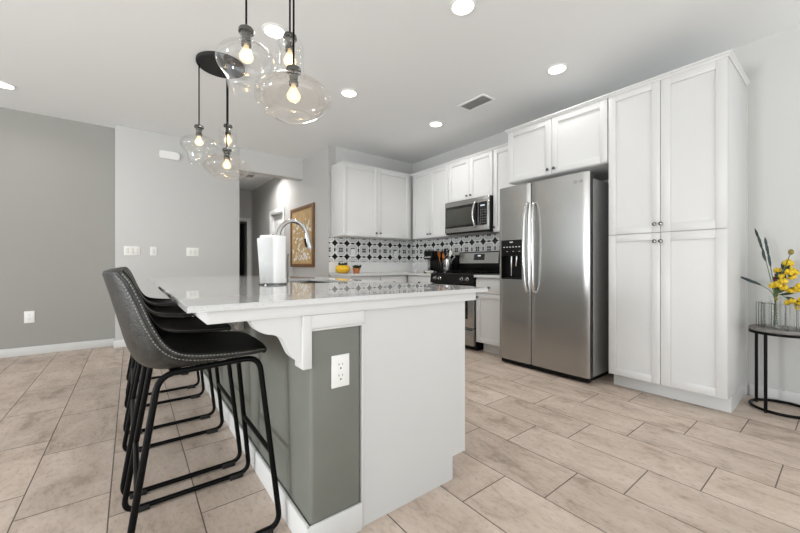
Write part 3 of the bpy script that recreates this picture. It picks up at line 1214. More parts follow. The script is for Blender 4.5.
# sink
bm = new()
x0, x1, y0, y1, zt, zb = HX0 - 0.008, HX1 + 0.008, HY0 - 0.008, HY1 + 0.008, 0.8945, 0.70
T = [bm.verts.new(p) for p in ((x0, y0, zt), (x1, y0, zt), (x1, y1, zt), (x0, y1, zt))]
Bv = [bm.verts.new(p) for p in ((x0 + .02, y0 + .02, zb), (x1 - .02, y0 + .02, zb), (x1 - .02, y1 - .02, zb), (x0 + .02, y1 - .02, zb))]
for k in range(4):
    bm.faces.new((T[k], T[(k + 1) % 4], Bv[(k + 1) % 4], Bv[k]))
bm.faces.new(Bv)
bmesh.ops.solidify(bm, geom=bm.faces[:], thickness=-0.002)
sk = obj('sink', bm, M_STEEL, loc=(1.05, 2.5, 0.70))
tag(sk, 'undermount stainless sink let into the island countertop', 'sink')
bm = new()
lathe(bm, [(0.045, 0.0), (0.045, 0.004), (0.030, 0.003), (0.001, 0.001)], (1.055, 2.5, 0.7025), 20)
obj('drain', bm, M_CHROME, sk)

# faucet
fa = thing('kitchen_faucet', 'tall brushed-nickel gooseneck faucet behind the paper towels', 'faucet', (0.815, 2.45, 0.914))
fx, fy = 0.815, 2.45
bm = new()
lathe(bm, [(0.030, 0.0), (0.030, 0.008), (0.022, 0.014), (0.020, 0.10), (0.018, 0.13), (0.020, 0.135), (0.020, 0.27), (0.014, 0.29)],
      (fx, fy, 0.9145), 20, cap0=True, cap1=True)
fb = obj('body', bm, M_NICKEL, fa)
bm = new()
tube(bm, [(fx, fy - 0.018, 1.03), (fx - 0.01, fy - 0.045, 1.05), (fx - 0.03, fy - 0.075, 1.11)], [0.009, 0.007, 0.006], 10)
obj('lever', bm, M_NICKEL, fb)
bm = new()
tube(bm, smoothpath([(fx, fy, 1.19), (fx, fy, 1.24), (fx + 0.018, fy, 1.295), (fx + 0.065, fy, 1.338), (fx + 0.120, fy, 1.345), (fx + 0.175, fy, 1.315),
                     (fx + 0.205, fy, 1.262), (fx + 0.213, fy, 1.225)], 6), 0.0155, 14)
obj('spout', bm, M_NICKEL, fa)
bm = new()
tube(bm, [(fx + 0.206, fy, 1.262), (fx + 0.214, fy, 1.222), (fx + 0.226, fy, 1.165), (fx + 0.229, fy, 1.150)], [0.0165, 0.020, 0.024, 0.022], 14)
sh = obj('spray_head', bm, M_NICKEL, fa)
bm = new()
tube(bm, [(fx + 0.190, fy - 0.004, 1.225), (fx + 0.200, fy - 0.004, 1.180), (fx + 0.206, fy - 0.004, 1.160)], [0.008, 0.011, 0.008], 8)
obj('spray_button', bm, M_BPLAST, sh)

# paper towels
tx, ty = 0.672, 2.120
th = thing('towel_holder', 'dark metal paper towel holder on the island countertop', 'paper towel holder', (tx, ty, 0.914))
bm = new()
lathe(bm, [(0.001, 0.0), (0.082, 0.0), (0.082, 0.005), (0.076, 0.009), (0.001, 0.009)], (tx, ty, 0.9145), 32)
obj('base', bm, M_KNOB, th)
bm = new()
tube(bm, [(tx, ty, 0.921), (tx, ty, 1.215)], 0.006, 10)
obj('post', bm, M_KNOB, th)
bm = new()
tube(bm, [(tx + 0.083, ty - 0.02, 0.918), (tx + 0.083, ty - 0.02, 1.07), (tx + 0.0845, ty - 0.02, 1.10)], 0.0035, 8)
obj('tension_arm', bm, M_KNOB, th)
bm = new()
prof_r = 0.073
lathe(bm, [(0.020, 0.0), (prof_r, 0.0), (prof_r, 0.279), (0.020, 0.279), (0.020, 0.0)], (tx, ty, 0.925), 48)
pr_ = obj('paper_towel_roll', bm, M_PAPER, loc=(tx, ty, 0.925))
tag(pr_, 'white paper towel roll standing on its dark holder', 'paper towels')
bm = new()   # loose sheet hanging off the left of the roll
dcam = Vector((-0.302, -0.953, 0))    # the sheet starts on the room side of the roll and peels off at its left
dleft = Vector((-0.953, 0.302, 0))
c0 = Vector((tx, ty, 0))
rows = []
for j in range(9):
    z = 0.926 + 0.268 * j / 8
    tail = 0.030 + 0.022 * (j / 8) ** 1.2
    pts = []
    for i in range(9):
        a = math.radians(40) * min(i, 5) / 5
        nrm = dcam * math.cos(a) + dleft * math.sin(a)
        p = c0 + nrm * (prof_r + 0.0016)
        if i > 5:
            p += (dleft * math.cos(a) - dcam * math.sin(a)) * tail * (i - 5) / 3
        pts.append(bm.verts.new(p + Vector((0, 0, z - (0.008 * (i - 5) / 3 if i > 5 else 0)))))
    rows.append(pts)
for A, B in zip(rows, rows[1:]):
    for i in range(8):
        bm.faces.new((A[i], A[i + 1], B[i + 1], B[i]))
bmesh.ops.solidify(bm, geom=bm.faces[:], thickness=0.001)
obj('loose_sheet', bm, M_PAPER, pr_)


# ------------------------------------------------------------------ electrical plates
def plate_y(name, label, cat, xc, zc, f, w, h, kind, n=1, group=None):
    """cover plate on a wall facing -Y at y=f"""
    t = thing(name, label, cat, (xc, f, zc), group)
    obj('cover_plate', box(new(), xc - w / 2, xc + w / 2, f - 0.006, f - 0.0006, zc - h / 2, zc + h / 2, 0.0025), M_WPLAST, t)
    if kind == 'outlet':
        for s in (-1, 1):
            bm = new()
            z = zc + s * h * 0.17
            box(bm, xc - 0.0085, xc - 0.0065, f - 0.0068, f - 0.0055, z + 0.001, z + 0.009)
            box(bm, xc + 0.0065, xc + 0.0085, f - 0.0068, f - 0.0055, z + 0.002, z + 0.008)
            lathe(bm, [(0.0032, 0.0), (0.0032, -0.001), (0.0001, -0.001)], (xc, f - 0.0058, z - 0.010), 10, 'Y')
            obj('socket_slots', bm, M_SLOT, t)
    else:
        for k in range(n):
            x = xc + (k - (n - 1) / 2) * 0.046
            obj('rocker', box(new(), x - 0.0165, x + 0.0165, f - 0.0095, f - 0.004, zc - 0.033, zc + 0.033, 0.003), M_CREAM, t)
    return t


plate_y('outlet', 'white duplex outlet on the grey end of the island', 'outlet', 0.6225, 0.634, IY + 0.001, 0.075, 0.121, 'outlet')
plate_y('outlet', 'white duplex outlet low on the dark grey left wall', 'outlet', -0.925, 0.435, GY, 0.085, 0.135, 'outlet')
plate_y('light_switch', 'widest white switch plate, three rockers, left of the others on the pale wall', 'light switch', 0.008, 1.213, LY, 0.163, 0.116, 'switch', 3)
plate_y('light_switch', 'small single white switch plate between the two wider plates', 'light switch', 0.231, 1.213, LY, 0.074, 0.116, 'switch', 1)
plate_y('light_switch', 'double white switch plate nearest the hall opening', 'light switch', 0.675, 1.213, LY, 0.150, 0.116, 'switch', 2)
plate_y('outlet', 'white outlet on the patterned tiles above the yellow pot', 'outlet', 2.680, 1.215, KY - 0.008, 0.072, 0.116, 'outlet')
plate_y('outlet', 'white outlet on the patterned tiles nearer the corner', 'outlet', 3.495, 1.205, KY - 0.008, 0.072, 0.116, 'outlet')
# door chime
bm = new()
x0, x1, z0, z1 = 0.292, 0.520, 2.447, 2.548
P = rounded([(x0, z0, 0), (x1, z0, 0), (x1, z1, 0), (x0, z1, 0)], 0.03, 6)
prism(bm, [(p.x, p.y) for p in P], 'Y', LY - 0.032, LY - 0.0006)
bmesh.ops.bevel(bm, geom=[e for e in bm.edges if all(abs(v.co.y - (LY - 0.032)) < 1e-5 for v in e.verts)], offset=0.008, segments=3, affect='EDGES')
o = obj('door_chime', bm, M_WPLAST, loc=(0.406, LY, 2.5))
tag(o, 'white rounded door chime box high on the pale wall', 'door chime')

# ------------------------------------------------------------------ hall picture and curtain
ya, yb, za, zb = 5.120, 6.106, 0.995, 2.005
pic = thing('framed_picture', 'brown framed tan picture of white blossoms on the hall wall', 'picture', (HX, 5.61, 0.995))
bm = new()
w = 0.058
for a in ((ya, ya + w, za, zb), (yb - w, yb, za, zb), (ya + w, yb - w, za, za + w), (ya + w, yb - w, zb - w, zb)):
    box(bm, HX - 0.034, HX - 0.001, a[0], a[1], a[2], a[3], 0.004)
obj('frame', bm, M_WOODF, pic)
cv = obj('canvas', box(new(), HX - 0.022, HX - 0.004, ya + w - 0.004, yb - w + 0.004, za + w - 0.004, zb - w + 0.004), M_CANVAS, pic)
bm = new()
rnd = random.Random(3)
for k in range(95):
    y = rnd.uniform(ya + w + 0.05, yb - w - 0.05)
    u = rnd.random()
    z = za + w + 0.05 + 0.62 * u * u + rnd.uniform(0, 0.05)
    if rnd.random() < 0.08:
        z = zb - 0.3 + rnd.uniform(-0.1, 0.08)
        y = ya + 0.25 + rnd.uniform(-0.1, 0.1)
    r = rnd.uniform(0.012, 0.030)
    for p in range(5):
        a = 2 * PI * p / 5 + k
        lathe(bm, [(r * 0.55, 0.0), (r * 0.5, -0.002), (0.0005, -0.003)], (HX - 0.0218, y + r * 0.6 * math.cos(a), z + r * 0.6 * math.sin(a)), 7, 'X')
obj('blossoms', bm, M_PETALW, cv)

bm = new()
pts = []
for i in range(49):
    x = 1.62 + 0.52 * i / 48
    pts.append((x, HE + 0.19 + 0.028 * math.sin(i * 0.98) + 0.01 * math.sin(i * 0.37)))
rows = []
for z, f in ((0.05, 1.25), (0.95, 1.15), (1.04, 1.3), (1.10, 1.0), (1.6, 0.8), (2.0, 0.5)):
    rows.append([bm.verts.new((p[0], HE + 0.19 + (p[1] - HE - 0.19) * f, z)) for p in pts])
for A, B in zip(rows, rows[1:]):
    for i in range(48):
        bm.faces.new((A[i], A[i + 1], B[i + 1], B[i]))
bmesh.ops.solidify(bm, geom=bm.faces[:], thickness=0.003)
o = obj('curtain', bm, M_CURT, loc=(1.88, HE + 0.19, 0.0))
tag(o, 'black curtain hanging in the doorway at the end of the hall', 'curtain')
bm = new()
tube(bm, [(1.362, HE + 0.19, 2.005), (2.25, HE + 0.19, 2.005)], 0.012, 10)
o = obj('curtain_rod', bm, M_BLACK, loc=(1.75, HE + 0.19, 2.0))
tag(o, 'black curtain rod across the top of the hall doorway', 'curtain rod')


# ------------------------------------------------------------------ bar stools
def make_stool():
    t = thing('bar_stool', 'black leather bar stool nearest the camera, first in the row at the island', 'stool', (0, 0, 0),
              'black bar stools along the island')
    # shell: centre line and rim line from the front edge to the top of the back (x forward)
    C = [(0.205, 0.696), (0.190, 0.708), (0.120, 0.700), (0.020, 0.680), (-0.070, 0.668), (-0.142, 0.668), (-0.194, 0.692),
         (-0.224, 0.748), (-0.248, 0.840), (-0.272, 0.936), (-0.290, 1.003)]
    E = [(0.190, 0.696), (0.175, 0.704), (0.110, 0.708), (0.015, 0.714), (-0.068, 0.725), (-0.115, 0.744), (-0.150, 0.782),
         (-0.181, 0.846), (-0.208, 0.918), (-0.232, 0.974), (-0.254, 1.005)]
    Wd = [0.185, 0.200, 0.222, 0.232, 0.236, 0.236, 0.232, 0.222, 0.208, 0.192, 0.176]
    c = smoothpath([(a, 0, b) for a, b in C], 4)
    e = smoothpath([(a, 0, b) for a, b in E], 4)
    wv = [p.x for p in smoothpath([(w_, 0, 0) for w_ in Wd], 4)]
    NV = 24
    n = len(c)

    def pt(i, v):
        a = abs(v)
        k = a ** 2.2
        s = 1 if v >= 0 else -1
        yy = wv[i] * math.sin(min(1.0, a) * PI / 2 * 0.999) if False else wv[i] * (1 - (1 - a) ** 1.35)
        return Vector((c[i].x * (1 - k) + e[i].x * k, s * yy, c[i].z * (1 - k) + e[i].z * k))
    grid = [[pt(i, -1 + 2 * j / NV) for j in range(NV + 1)] for i in range(n)]
    # normals (towards the sitter)
    nor = []
    for i in range(n):
        row = []
        for j in range(NV + 1):
            a = grid[min(i + 1, n - 1)][j] - grid[max(i - 1, 0)][j]
            b = grid[i][min(j + 1, NV)] - grid[i][max(j - 1, 0)]
            q = b.cross(a)
            row.append(q.normalized())
        nor.append(row)
    if nor[4][NV // 2].z < 0:
        nor = [[-q for q in r] for r in nor]
    TH = 0.020

    def skin(off0, off1, closed_edges=True):
        bm = new()
        A = [[bm.verts.new(grid[i][j] + nor[i][j] * off0) for j in range(NV + 1)] for i in range(n)]
        B = [[bm.verts.new(grid[i][j] + nor[i][j] * off1) for j in range(NV + 1)] for i in range(n)]
        for i in range(n - 1):
            for j in range(NV):
                bm.faces.new((A[i][j], A[i + 1][j], A[i + 1][j + 1], A[i][j + 1]))
                bm.faces.new((B[i][j], B[i][j + 1], B[i + 1][j + 1], B[i + 1][j]))
        for i in range(n - 1):
            bm.faces.new((A[i][0], B[i][0], B[i + 1][0], A[i + 1][0]))
            bm.faces.new((A[i][NV], A[i + 1][NV], B[i + 1][NV], B[i][NV]))
        for j in range(NV):
            bm.faces.new((A[0][j], A[0][j + 1], B[0][j + 1], B[0][j]))
            bm.faces.new((A[-1][j], B[-1][j], B[-1][j + 1], A[-1][j + 1]))
        return bm
    sh_ = obj('seat_shell', skin(-TH * 0.6, 0.0), M_LEATH, t, smooth=60)
    sh_['label'] = 'worn dark leather outer shell'
    obj('seat_cushion', skin(0.0005, TH * 0.55), M_LEATHIN, t, smooth=60)
    # piping round the rim and stitches beside it
    rim = [grid[i][0] for i in range(n)] + [grid[-1][j] for j in range(1, NV)] + [grid[i][NV] for i in range(n - 1, -1, -1)] + \
          [grid[0][j] for j in range(NV - 1, 0, -1)]
    bm = new()
    tube(bm, rim, 0.0105, 8, closed=True)
    obj('piping', bm, M_LEATH, sh_, smooth=60)
    def stitches(line):
        bm = new()
        acc = 0.0
        for a, b in zip(line, line[1:]):
            L = (b - a).length
            acc += L
            if acc > 0.0095:
                acc = 0
                d = (b - a).normalized()
                m = (a + b) / 2
                tube(bm, [m - d * 0.0030, m + d * 0.0030], 0.0017, 5)
        obj('stitching', bm, M_STITCH, sh_, smooth=0)

    def dense(f):
        out = []
        for i in range(n - 1):
            for k in range(6):
                q = k / 6
                out.append(f(i) * (1 - q) + f(i + 1) * q)
        return out
    for jj, sgn in ((0, 1), (NV, -1)):
        nx = 1 if jj == 0 else NV - 1
        # outside line, a little below the rim; and a line on the piping itself
        stitches(dense(lambda i: grid[i][jj] * 0.62 + grid[i][nx] * 0.38 - nor[i][jj] * (TH * 0.6 + 0.0004)))
        stitches(dense(lambda i: grid[i][jj] + Vector((0.004, -0.0098 * sgn, 0.003))))
    # frame: two side loops, cross bars
    def loop(s):
        pts = [(0.240, s * 0.228, 0.016), (0.172, s * 0.185, 0.676), (-0.150, s * 0.185, 0.664), (-0.250, s * 0.228, 0.016)]
        return tube(new(), rounded(pts, 0.055, 7), 0.0105, 12, closed=True)
    for s in (-1, 1):
        lp = obj('side_frame', loop(s), M_BLACK, t, smooth=60)
        for x in (0.180, -0.190):
            bm = new()
            box(bm, x - 0.030, x + 0.030, s * 0.228 - 0.0145, s * 0.228 + 0.0145, 0.0, 0.023, 0.004)
            obj('rubber_foot', bm, M_RUBBER, lp)

    def along(zf, front):
        k = (zf - 0.016) / 0.66
        x = (0.240 - 0.068 * k) if front else (-0.250 + 0.100 * k)
        return x, 0.228 - 0.043 * k
    x, y = along(0.300, True)
    obj('footrest', tube(new(), [(x, -y, 0.300), (x, y, 0.300)], 0.0095, 10), M_BLACK, t, smooth=60)
    x, y = along(0.300, False)
    obj('rear_stretcher', tube(new(), [(x, -y, 0.300), (x, y, 0.300)], 0.0095, 10), M_BLACK, t, smooth=60)
    bm = new()
    for x, z in ((0.09, 0.676), (-0.10, 0.665)):
        box(bm, x - 0.018, x + 0.018, -0.187, 0.187, z - 0.004, z + 0.006, 0.001)
    obj('seat_support', bm, M_BLACK, t)
    return t


stool = make_stool()
stool.location = (0.222, 1.596, 0)
WL[stool.name] = Vector(stool.location)
dup(stool, (0.214, 2.178, 0), 'black leather bar stool second from the camera along the island')
dup(stool, (0.214, 2.890, 0), 'black leather bar stool third from the camera along the island')
dup(stool, (0.218, 3.610, 0), 'black leather bar stool farthest from the camera, at the hall end')


# ------------------------------------------------------------------ pendant clusters
def bulb_parts(root_shade, c, r=0.032, warm=True):
    bm = new()
    lathe(bm, [(0.012, 0.055), (0.013, 0.040), (0.020, 0.028), (r, 0.0), (r * 0.92, -0.014), (r * 0.6, -0.027), (0.001, -0.033)], c, 20)
    b = obj('bulb', bm, M_BULB, root_shade)
    bm = new()
    for k in range(5):
        a = 2 * PI * k / 5
        tube(bm, [(c[0] + 0.004 * math.cos(a), c[1] + 0.004 * math.sin(a), c[2] + 0.026),
                  (c[0] + 0.011 * math.cos(a + 0.5), c[1] + 0.011 * math.sin(a + 0.5), c[2] - 0.012)], 0.0022, 6)
    obj('filament', bm, M_FILA, b)
    return b


def make_cluster(label):
    cx, cy = 0.620, 3.360
    t = thing('pendant_cluster', label, 'pendant light', (cx, cy, H), 'glass pendant clusters over the island')
    bm = new()
    lathe(bm, [(0.001, 0.0), (0.192, 0.0), (0.192, -0.022), (0.186, -0.028), (0.001, -0.028)], (cx, cy, H - 0.0005), 48)
    obj('canopy', bm, M_RUBBER, t)

    def pend(px, py, ztop, neck, prof, mat, lab, zb):
        # cord, cap and socket
        bm = new()
        tube(bm, [(px, py, H - 0.028), (px, py, ztop)], 0.0052, 8)
        obj('cord', bm, M_BLACK, t)
        bm = new()
        lathe(bm, [(0.001, 0.030), (0.006, 0.030), (0.009, 0.014), (0.034, 0.008), (0.037, 0.0), (0.037, -0.012), (0.022, -0.018), (0.020, -0.055),
                   (0.024, -0.060), (0.024, -0.078), (0.001, -0.080)], (px, py, ztop), 24)
        s = obj('socket', bm, M_KNOB, t)
        bm = new()
        lathe(bm, prof, (px, py, zb), 48)
        sd = obj('glass_shade', bm, mat, t, smooth=80)
        sd['label'] = lab
        bulb_parts(s, (px, py, ztop - 0.130), 0.034)
        return sd
    # squat jar
    pr1 = [(p.x, p.z) for p in smoothpath([(0.078, 0, 0.0), (0.083, 0, 0.006), (0.088, 0, 0.035), (0.100, 0, 0.075), (0.132, 0, 0.120), (0.139, 0, 0.152),
                                          (0.122, 0, 0.192), (0.080, 0, 0.222), (0.046, 0, 0.238), (0.032, 0, 0.256), (0.029, 0, 0.290), (0.033, 0, 0.305)], 6)]
    pend(0.460, 3.420, 2.215, 0, pr1, M_GLASS, 'wide-shouldered jar shade of clear glass', 1.908)
    # small bell
    pr2 = [(p.x, p.z) for p in smoothpath([(0.085, 0, 0.0), (0.080, 0, 0.012), (0.074, 0, 0.05), (0.076, 0, 0.085), (0.070, 0, 0.172), (0.048, 0, 0.142),
                                          (0.032, 0, 0.160), (0.028, 0, 0.190), (0.032, 0, 0.215)], 6)]
    pend(0.691, 3.440, 2.285, 0, pr2, M_GLASS, 'small bell shade of clear glass', 2.075)
    # wide bowl
    pr3 = [(p.x, p.z) for p in smoothpath([(0.086, 0, 0.006), (0.090, 0, 0.0), (0.125, 0, 0.016), (0.168, 0, 0.055), (0.184, 0, 0.092), (0.172, 0, 0.130), (0.130, 0, 0.165),
                                          (0.078, 0, 0.188), (0.048, 0, 0.200), (0.034, 0, 0.215), (0.034, 0, 0.235)], 6)]
    pend(0.648, 3.270, 2.014, 0, pr3, M_AMBER, 'wide bowl shade of champagne-tinted glass', 1.775)
    return t


cl = make_cluster('three-shade glass pendant cluster whose black round canopy shows, farther from the camera')
dup(cl, (0.620, 1.810, H), 'three-shade glass pendant cluster nearer the camera, its canopy out of view')


# ------------------------------------------------------------------ recessed lights and vents
def make_downlight(x, y, label, power):
    t = thing('recessed_light', label, 'ceiling light', (x, y, H), 'recessed ceiling lights')
    bm = new()
    lathe(bm, [(0.070, -0.001), (0.092, -0.001), (0.092, -0.005), (0.076, -0.010), (0.070, -0.006), (0.070, -0.001)], (x, y, H), 32)
    obj('trim_ring', bm, M_WPLAST, t)
    bm = new()
    lathe(bm, [(0.0701, -0.005), (0.040, -0.0075), (0.001, -0.008)], (x, y, H), 32)
    obj('lens', bm, M_LAMP, t)
    area_light('lamp', (0, 0, -0.012), (0, 0, 0), 0.13, 0.13, power, (1.0, 0.985, 0.96), t, 'DISK', math.radians(150))
    return t


P = 2.2
make_downlight(0.848, 2.640, 'recessed ceiling light seen just behind the near glass pendants', 5.5)
make_downlight(1.775, 1.609, 'recessed ceiling light at the top edge of the picture', P)
make_downlight(3.010, 1.614, 'recessed ceiling light right of the vent, nearest the pantry cabinet', P)
make_downlight(1.754, 3.129, 'recessed ceiling light in mid ceiling, right of the near glass pendants', 6.0)
make_downlight(2.995, 3.159, 'recessed ceiling light in front of the microwave, smallest in view', 6.0)
make_downlight(-0.985, 5.030, 'recessed ceiling light at the far left, near the dark grey wall', P)
make_downlight(1.85, 6.60, 'recessed ceiling light inside the hall, hidden by the header', 17.0)

vt = thing('ceiling_vent', 'white rectangular louvred vent in the kitchen ceiling', 'vent', (2.94, 2.48, H))
bm = new()
x0, x1, y0, y1 = 2.842, 3.043, 2.300, 2.660
for a in ((x0, x0 + 0.025, y0, y1), (x1 - 0.025, x1, y0, y1), (x0 + 0.025, x1 - 0.025, y0, y0 + 0.025), (x0 + 0.025, x1 - 0.025, y1 - 0.025, y1)):
    box(bm, a[0], a[1], a[2], a[3], H - 0.010, H - 0.0005, 0.002)
obj('frame', bm, M_WPLAST, vt)
obj('duct', box(new(), x0 + 0.024, x1 - 0.024, y0 + 0.024, y1 - 0.024, H - 0.002, H - 0.0006), M_VENTD, vt)
bm = new()
for k in range(9):
    x = x0 + 0.032 + k * 0.0168
    prism(bm, [(x, H - 0.009), (x + 0.010, H - 0.0035), (x + 0.011, H - 0.0045), (x + 0.001, H - 0.010)], 'Y', y0 + 0.024, y1 - 0.024)
obj('louvres', bm, M_VENT, vt, smooth=0)
vt = thing('ceiling_vent', 'grey return vent in the hall ceiling', 'vent', (1.87, 7.2, H))
bm = new()
x0, x1, y0, y1 = 1.62, 1.93, 7.05, 7.36
for a in ((x0, x0 + 0.025, y0, y1), (x1 - 0.025, x1, y0, y1), (x0 + 0.025, x1 - 0.025, y0, y0 + 0.025), (x0 + 0.025, x1 - 0.025, y1 - 0.025, y1)):
    box(bm, a[0], a[1], a[2], a[3], H - 0.010, H - 0.0005, 0.002)
obj('frame', bm, M_WPLAST, vt)
obj('duct', box(new(), x0 + 0.024, x1 - 0.024, y0 + 0.024, y1 - 0.024, H - 0.002, H - 0.0006), M_VENTD, vt)
bm = new()
for k in range(12):
    y = y0 + 0.030 + k * 0.021
    prism(bm, [(y, H - 0.009), (y + 0.010, H - 0.0035), (y + 0.011, H - 0.0045), (y + 0.001, H - 0.010)], 'X', x0 + 0.024, x1 - 0.024)
obj('louvres', bm, M_VENT, vt, smooth=0)

# ------------------------------------------------------------------ things on the wall counters
CZ = 0.9155
rnd = random.Random(11)


def leafblade(bm, base, direction, length, width, curl=0.25, n=6, roll=0.0):
    d = Vector(direction).normalized()
    side = d.cross(Vector((0, 0, 1)))
    side = side.normalized() if side.length > 0.05 else Vector((1, 0, 0))
    side = Matrix.Rotation(roll, 3, d) @ side
    up = side.cross(d).normalized()
    L, R, Cc = [], [], []
    for i in range(n + 1):
        t = i / n
        w = width * math.sin(PI * min(1, t * 0.92 + 0.06)) ** 0.8
        p = Vector(base) + d * length * t - Vector((0, 0, 1)) * curl * length * t * t
        L.append(bm.verts.new(p + side * w))
        Cc.append(bm.verts.new(p - up * width * 0.25))
        R.append(bm.verts.new(p - side * w))
    for i in range(n):
        bm.faces.new((L[i], L[i + 1], Cc[i + 1], Cc[i]))
        bm.faces.new((Cc[i], Cc[i + 1], R[i + 1], R[i]))


yp = thing('potted_succulent', 'round yellow pot with dark succulents on the back counter', 'plant', (2.41, 4.48, CZ))
bm = new()
lathe(bm, [(0.001, 0.0), (0.066, 0.0), (0.095, 0.020), (0.108, 0.055), (0.098, 0.092), (0.074, 0.112), (0.066, 0.112), (0.064, 0.100), (0.001, 0.098)], (2.41, 4.48, CZ), 32)
obj('pot', bm, M_YELPOT, yp)
bm = new()
for k in range(26):
    a = rnd.uniform(0, 2 * PI)
    r = rnd.uniform(0.0, 0.045)
    leafblade(bm, (2.41 + r * math.cos(a), 4.48 + r * math.sin(a), CZ + 0.097), (math.cos(a) * 0.5, math.sin(a) * 0.5, 1.0), rnd.uniform(0.045, 0.075), 0.013, 0.1, 4, rnd.uniform(0, 3))
for k in range(7):
    a = rnd.uniform(0, 2 * PI)
    ball(bm, (2.41 + 0.035 * math.cos(a), 4.48 + 0.035 * math.sin(a), CZ + 0.112), 0.018, 1)
obj('foliage', bm, M_GREEN, yp, smooth=60)
op = thing('potted_plant', 'small terracotta pot with green leaves beside the yellow pot', 'plant', (2.625, 4.46, CZ))
bm = new()
lathe(bm, [(0.001, 0.0), (0.042, 0.0), (0.054, 0.052), (0.060, 0.053), (0.061, 0.068), (0.054, 0.068), (0.052, 0.058), (0.001, 0.056)], (2.625, 4.46, CZ), 28)
obj('pot', bm, M_TERRA, op)
bm = new()
for k in range(34):
    a = rnd.uniform(0, 2 * PI)
    r = rnd.uniform(0, 0.035)
    leafblade(bm, (2.625 + r * math.cos(a), 4.46 + r * math.sin(a), CZ + 0.056), (math.cos(a) * 0.7, math.sin(a) * 0.7, 1.2), rnd.uniform(0.055, 0.085), 0.016, 0.1, 4, rnd.uniform(0, 3))
obj('foliage', bm, M_GREEN, op, smooth=60)

# drinking glass in the corner
bm = new()
lathe(bm, [(0.001, 0.002), (0.032, 0.002), (0.038, 0.130), (0.0355, 0.130), (0.030, 0.008), (0.001, 0.008)], (3.66, 4.36, CZ), 24)
o = obj('drinking_glass', bm, M_GLASS, loc=(3.66, 4.36, CZ))
tag(o, 'clear drinking glass in the counter corner, left of the coffee maker', 'glass')

# coffee maker
cm_ = thing('coffee_maker', 'tall black single-cup coffee maker on the corner counter', 'coffee maker', (3.70, 3.94, CZ))
bm = new()
box(bm, 3.70, 3.84, 3.845, 4.035, CZ, CZ + 0.325, 0.012, 3)
obj('water_tank', bm, M_BPLAST, cm_)
bm = new()
box(bm, 3.56, 3.705, 3.850, 4.030, CZ + 0.20, CZ + 0.330, 0.014, 3)
hd = obj('brew_head', bm, M_BPLAST, cm_)
obj('brew_head_band', box(new(), 3.556, 3.562, 3.870, 4.010, CZ + 0.225, CZ + 0.245, 0.001), M_CHROME, hd)
bm = new()
box(bm, 3.555, 3.705, 3.850, 4.030, CZ, CZ + 0.032, 0.006, 2)
obj('drip_tray', bm, M_BPLAST, cm_)
bm = new()
box(bm, 3.64, 3.70, 3.975, 4.028, CZ + 0.033, CZ + 0.199, 0.002)
obj('side_panel', bm, M_STEEL, cm_)
bm = new()
tube(bm, [(3.60, 3.875, CZ + 0.335), (3.575, 3.875, CZ + 0.352), (3.575, 4.005, CZ + 0.352), (3.60, 4.005, CZ + 0.335)], 0.007, 8)
obj('handle', bm, M_CHROME, cm_)

# utensil crock with utensils
ux, uy = 3.690, 3.765
bm = new()
lathe(bm, [(0.001, 0.0), (0.050, 0.0), (0.055, 0.010), (0.055, 0.150), (0.050, 0.155), (0.048, 0.150), (0.047, 0.012), (0.001, 0.010)], (ux, uy, CZ), 28)
o = obj('utensil_crock', bm, M_BPLAST, loc=(ux, uy, CZ))
tag(o, 'black utensil crock beside the coffee maker', 'crock')


def utensil(name, label, base, top, hm, headm, kind):
    t = thing(name, label, 'utensil', base)
    b, e = Vector(base), Vector(top)
    d = (e - b).normalized()
    obj('handle', tube(new(), [b, b + (e - b) * 0.68], 0.0055, 8), hm, t)
    bm = new()
    side = d.cross(Vector((1, 0, 0))).normalized()
    p0 = b + (e - b) * 0.66
    L = (e - p0).length
    if kind == 'spoon':
        c = p0 + d * L * 0.6
        ball(bm, (0, 0, 0), 1.0, 2)
        M = Matrix.Translation(c) @ Matrix(((1, side.x, d.x), (0, side.y, d.y), (0, side.z, d.z))).to_4x4() @ Matrix.Diagonal((0.008, 0.030, L * 0.5, 1))
        bmesh.ops.transform(bm, matrix=M, verts=bm.verts[:])
    else:
        P = []
        for w_, h_ in ((0.006, 0), (0.030, 0.35), (0.034, 0.95), (0.026, 1.0)):
            P.append((w_, h_))
        L1 = [bm.verts.new(p0 + side * w_ + d * L * h_) for w_, h_ in P]
        R1 = [bm.verts.new(p0 - side * w_ + d * L * h_) for w_, h_ in P]
        for i in range(3):
            bm.faces.new((L1[i], L1[i + 1], R1[i + 1], R1[i]))
        bmesh.ops.solidify(bm, geom=bm.faces[:], thickness=0.005)
    obj('head', bm, headm, t)
    return t


utensil('spatula', 'orange spatula standing in the black crock', (ux - 0.005, uy + 0.012, CZ + 0.013), (ux - 0.035, uy + 0.030, CZ + 0.320), M_ORANGE, M_ORANGE, 'spatula')
utensil('cooking_spoon', 'orange spoon leaning right in the black crock', (ux + 0.0, uy - 0.005, CZ + 0.013), (ux - 0.015, uy - 0.055, CZ + 0.290), M_ORANGE, M_ORANGE, 'spoon')
utensil('cooking_spoon', 'dark brown spoon at the back of the black crock', (ux + 0.02, uy + 0.01, CZ + 0.013), (ux + 0.055, uy + 0.0, CZ + 0.325), M_WOODF, M_WOODF, 'spoon')

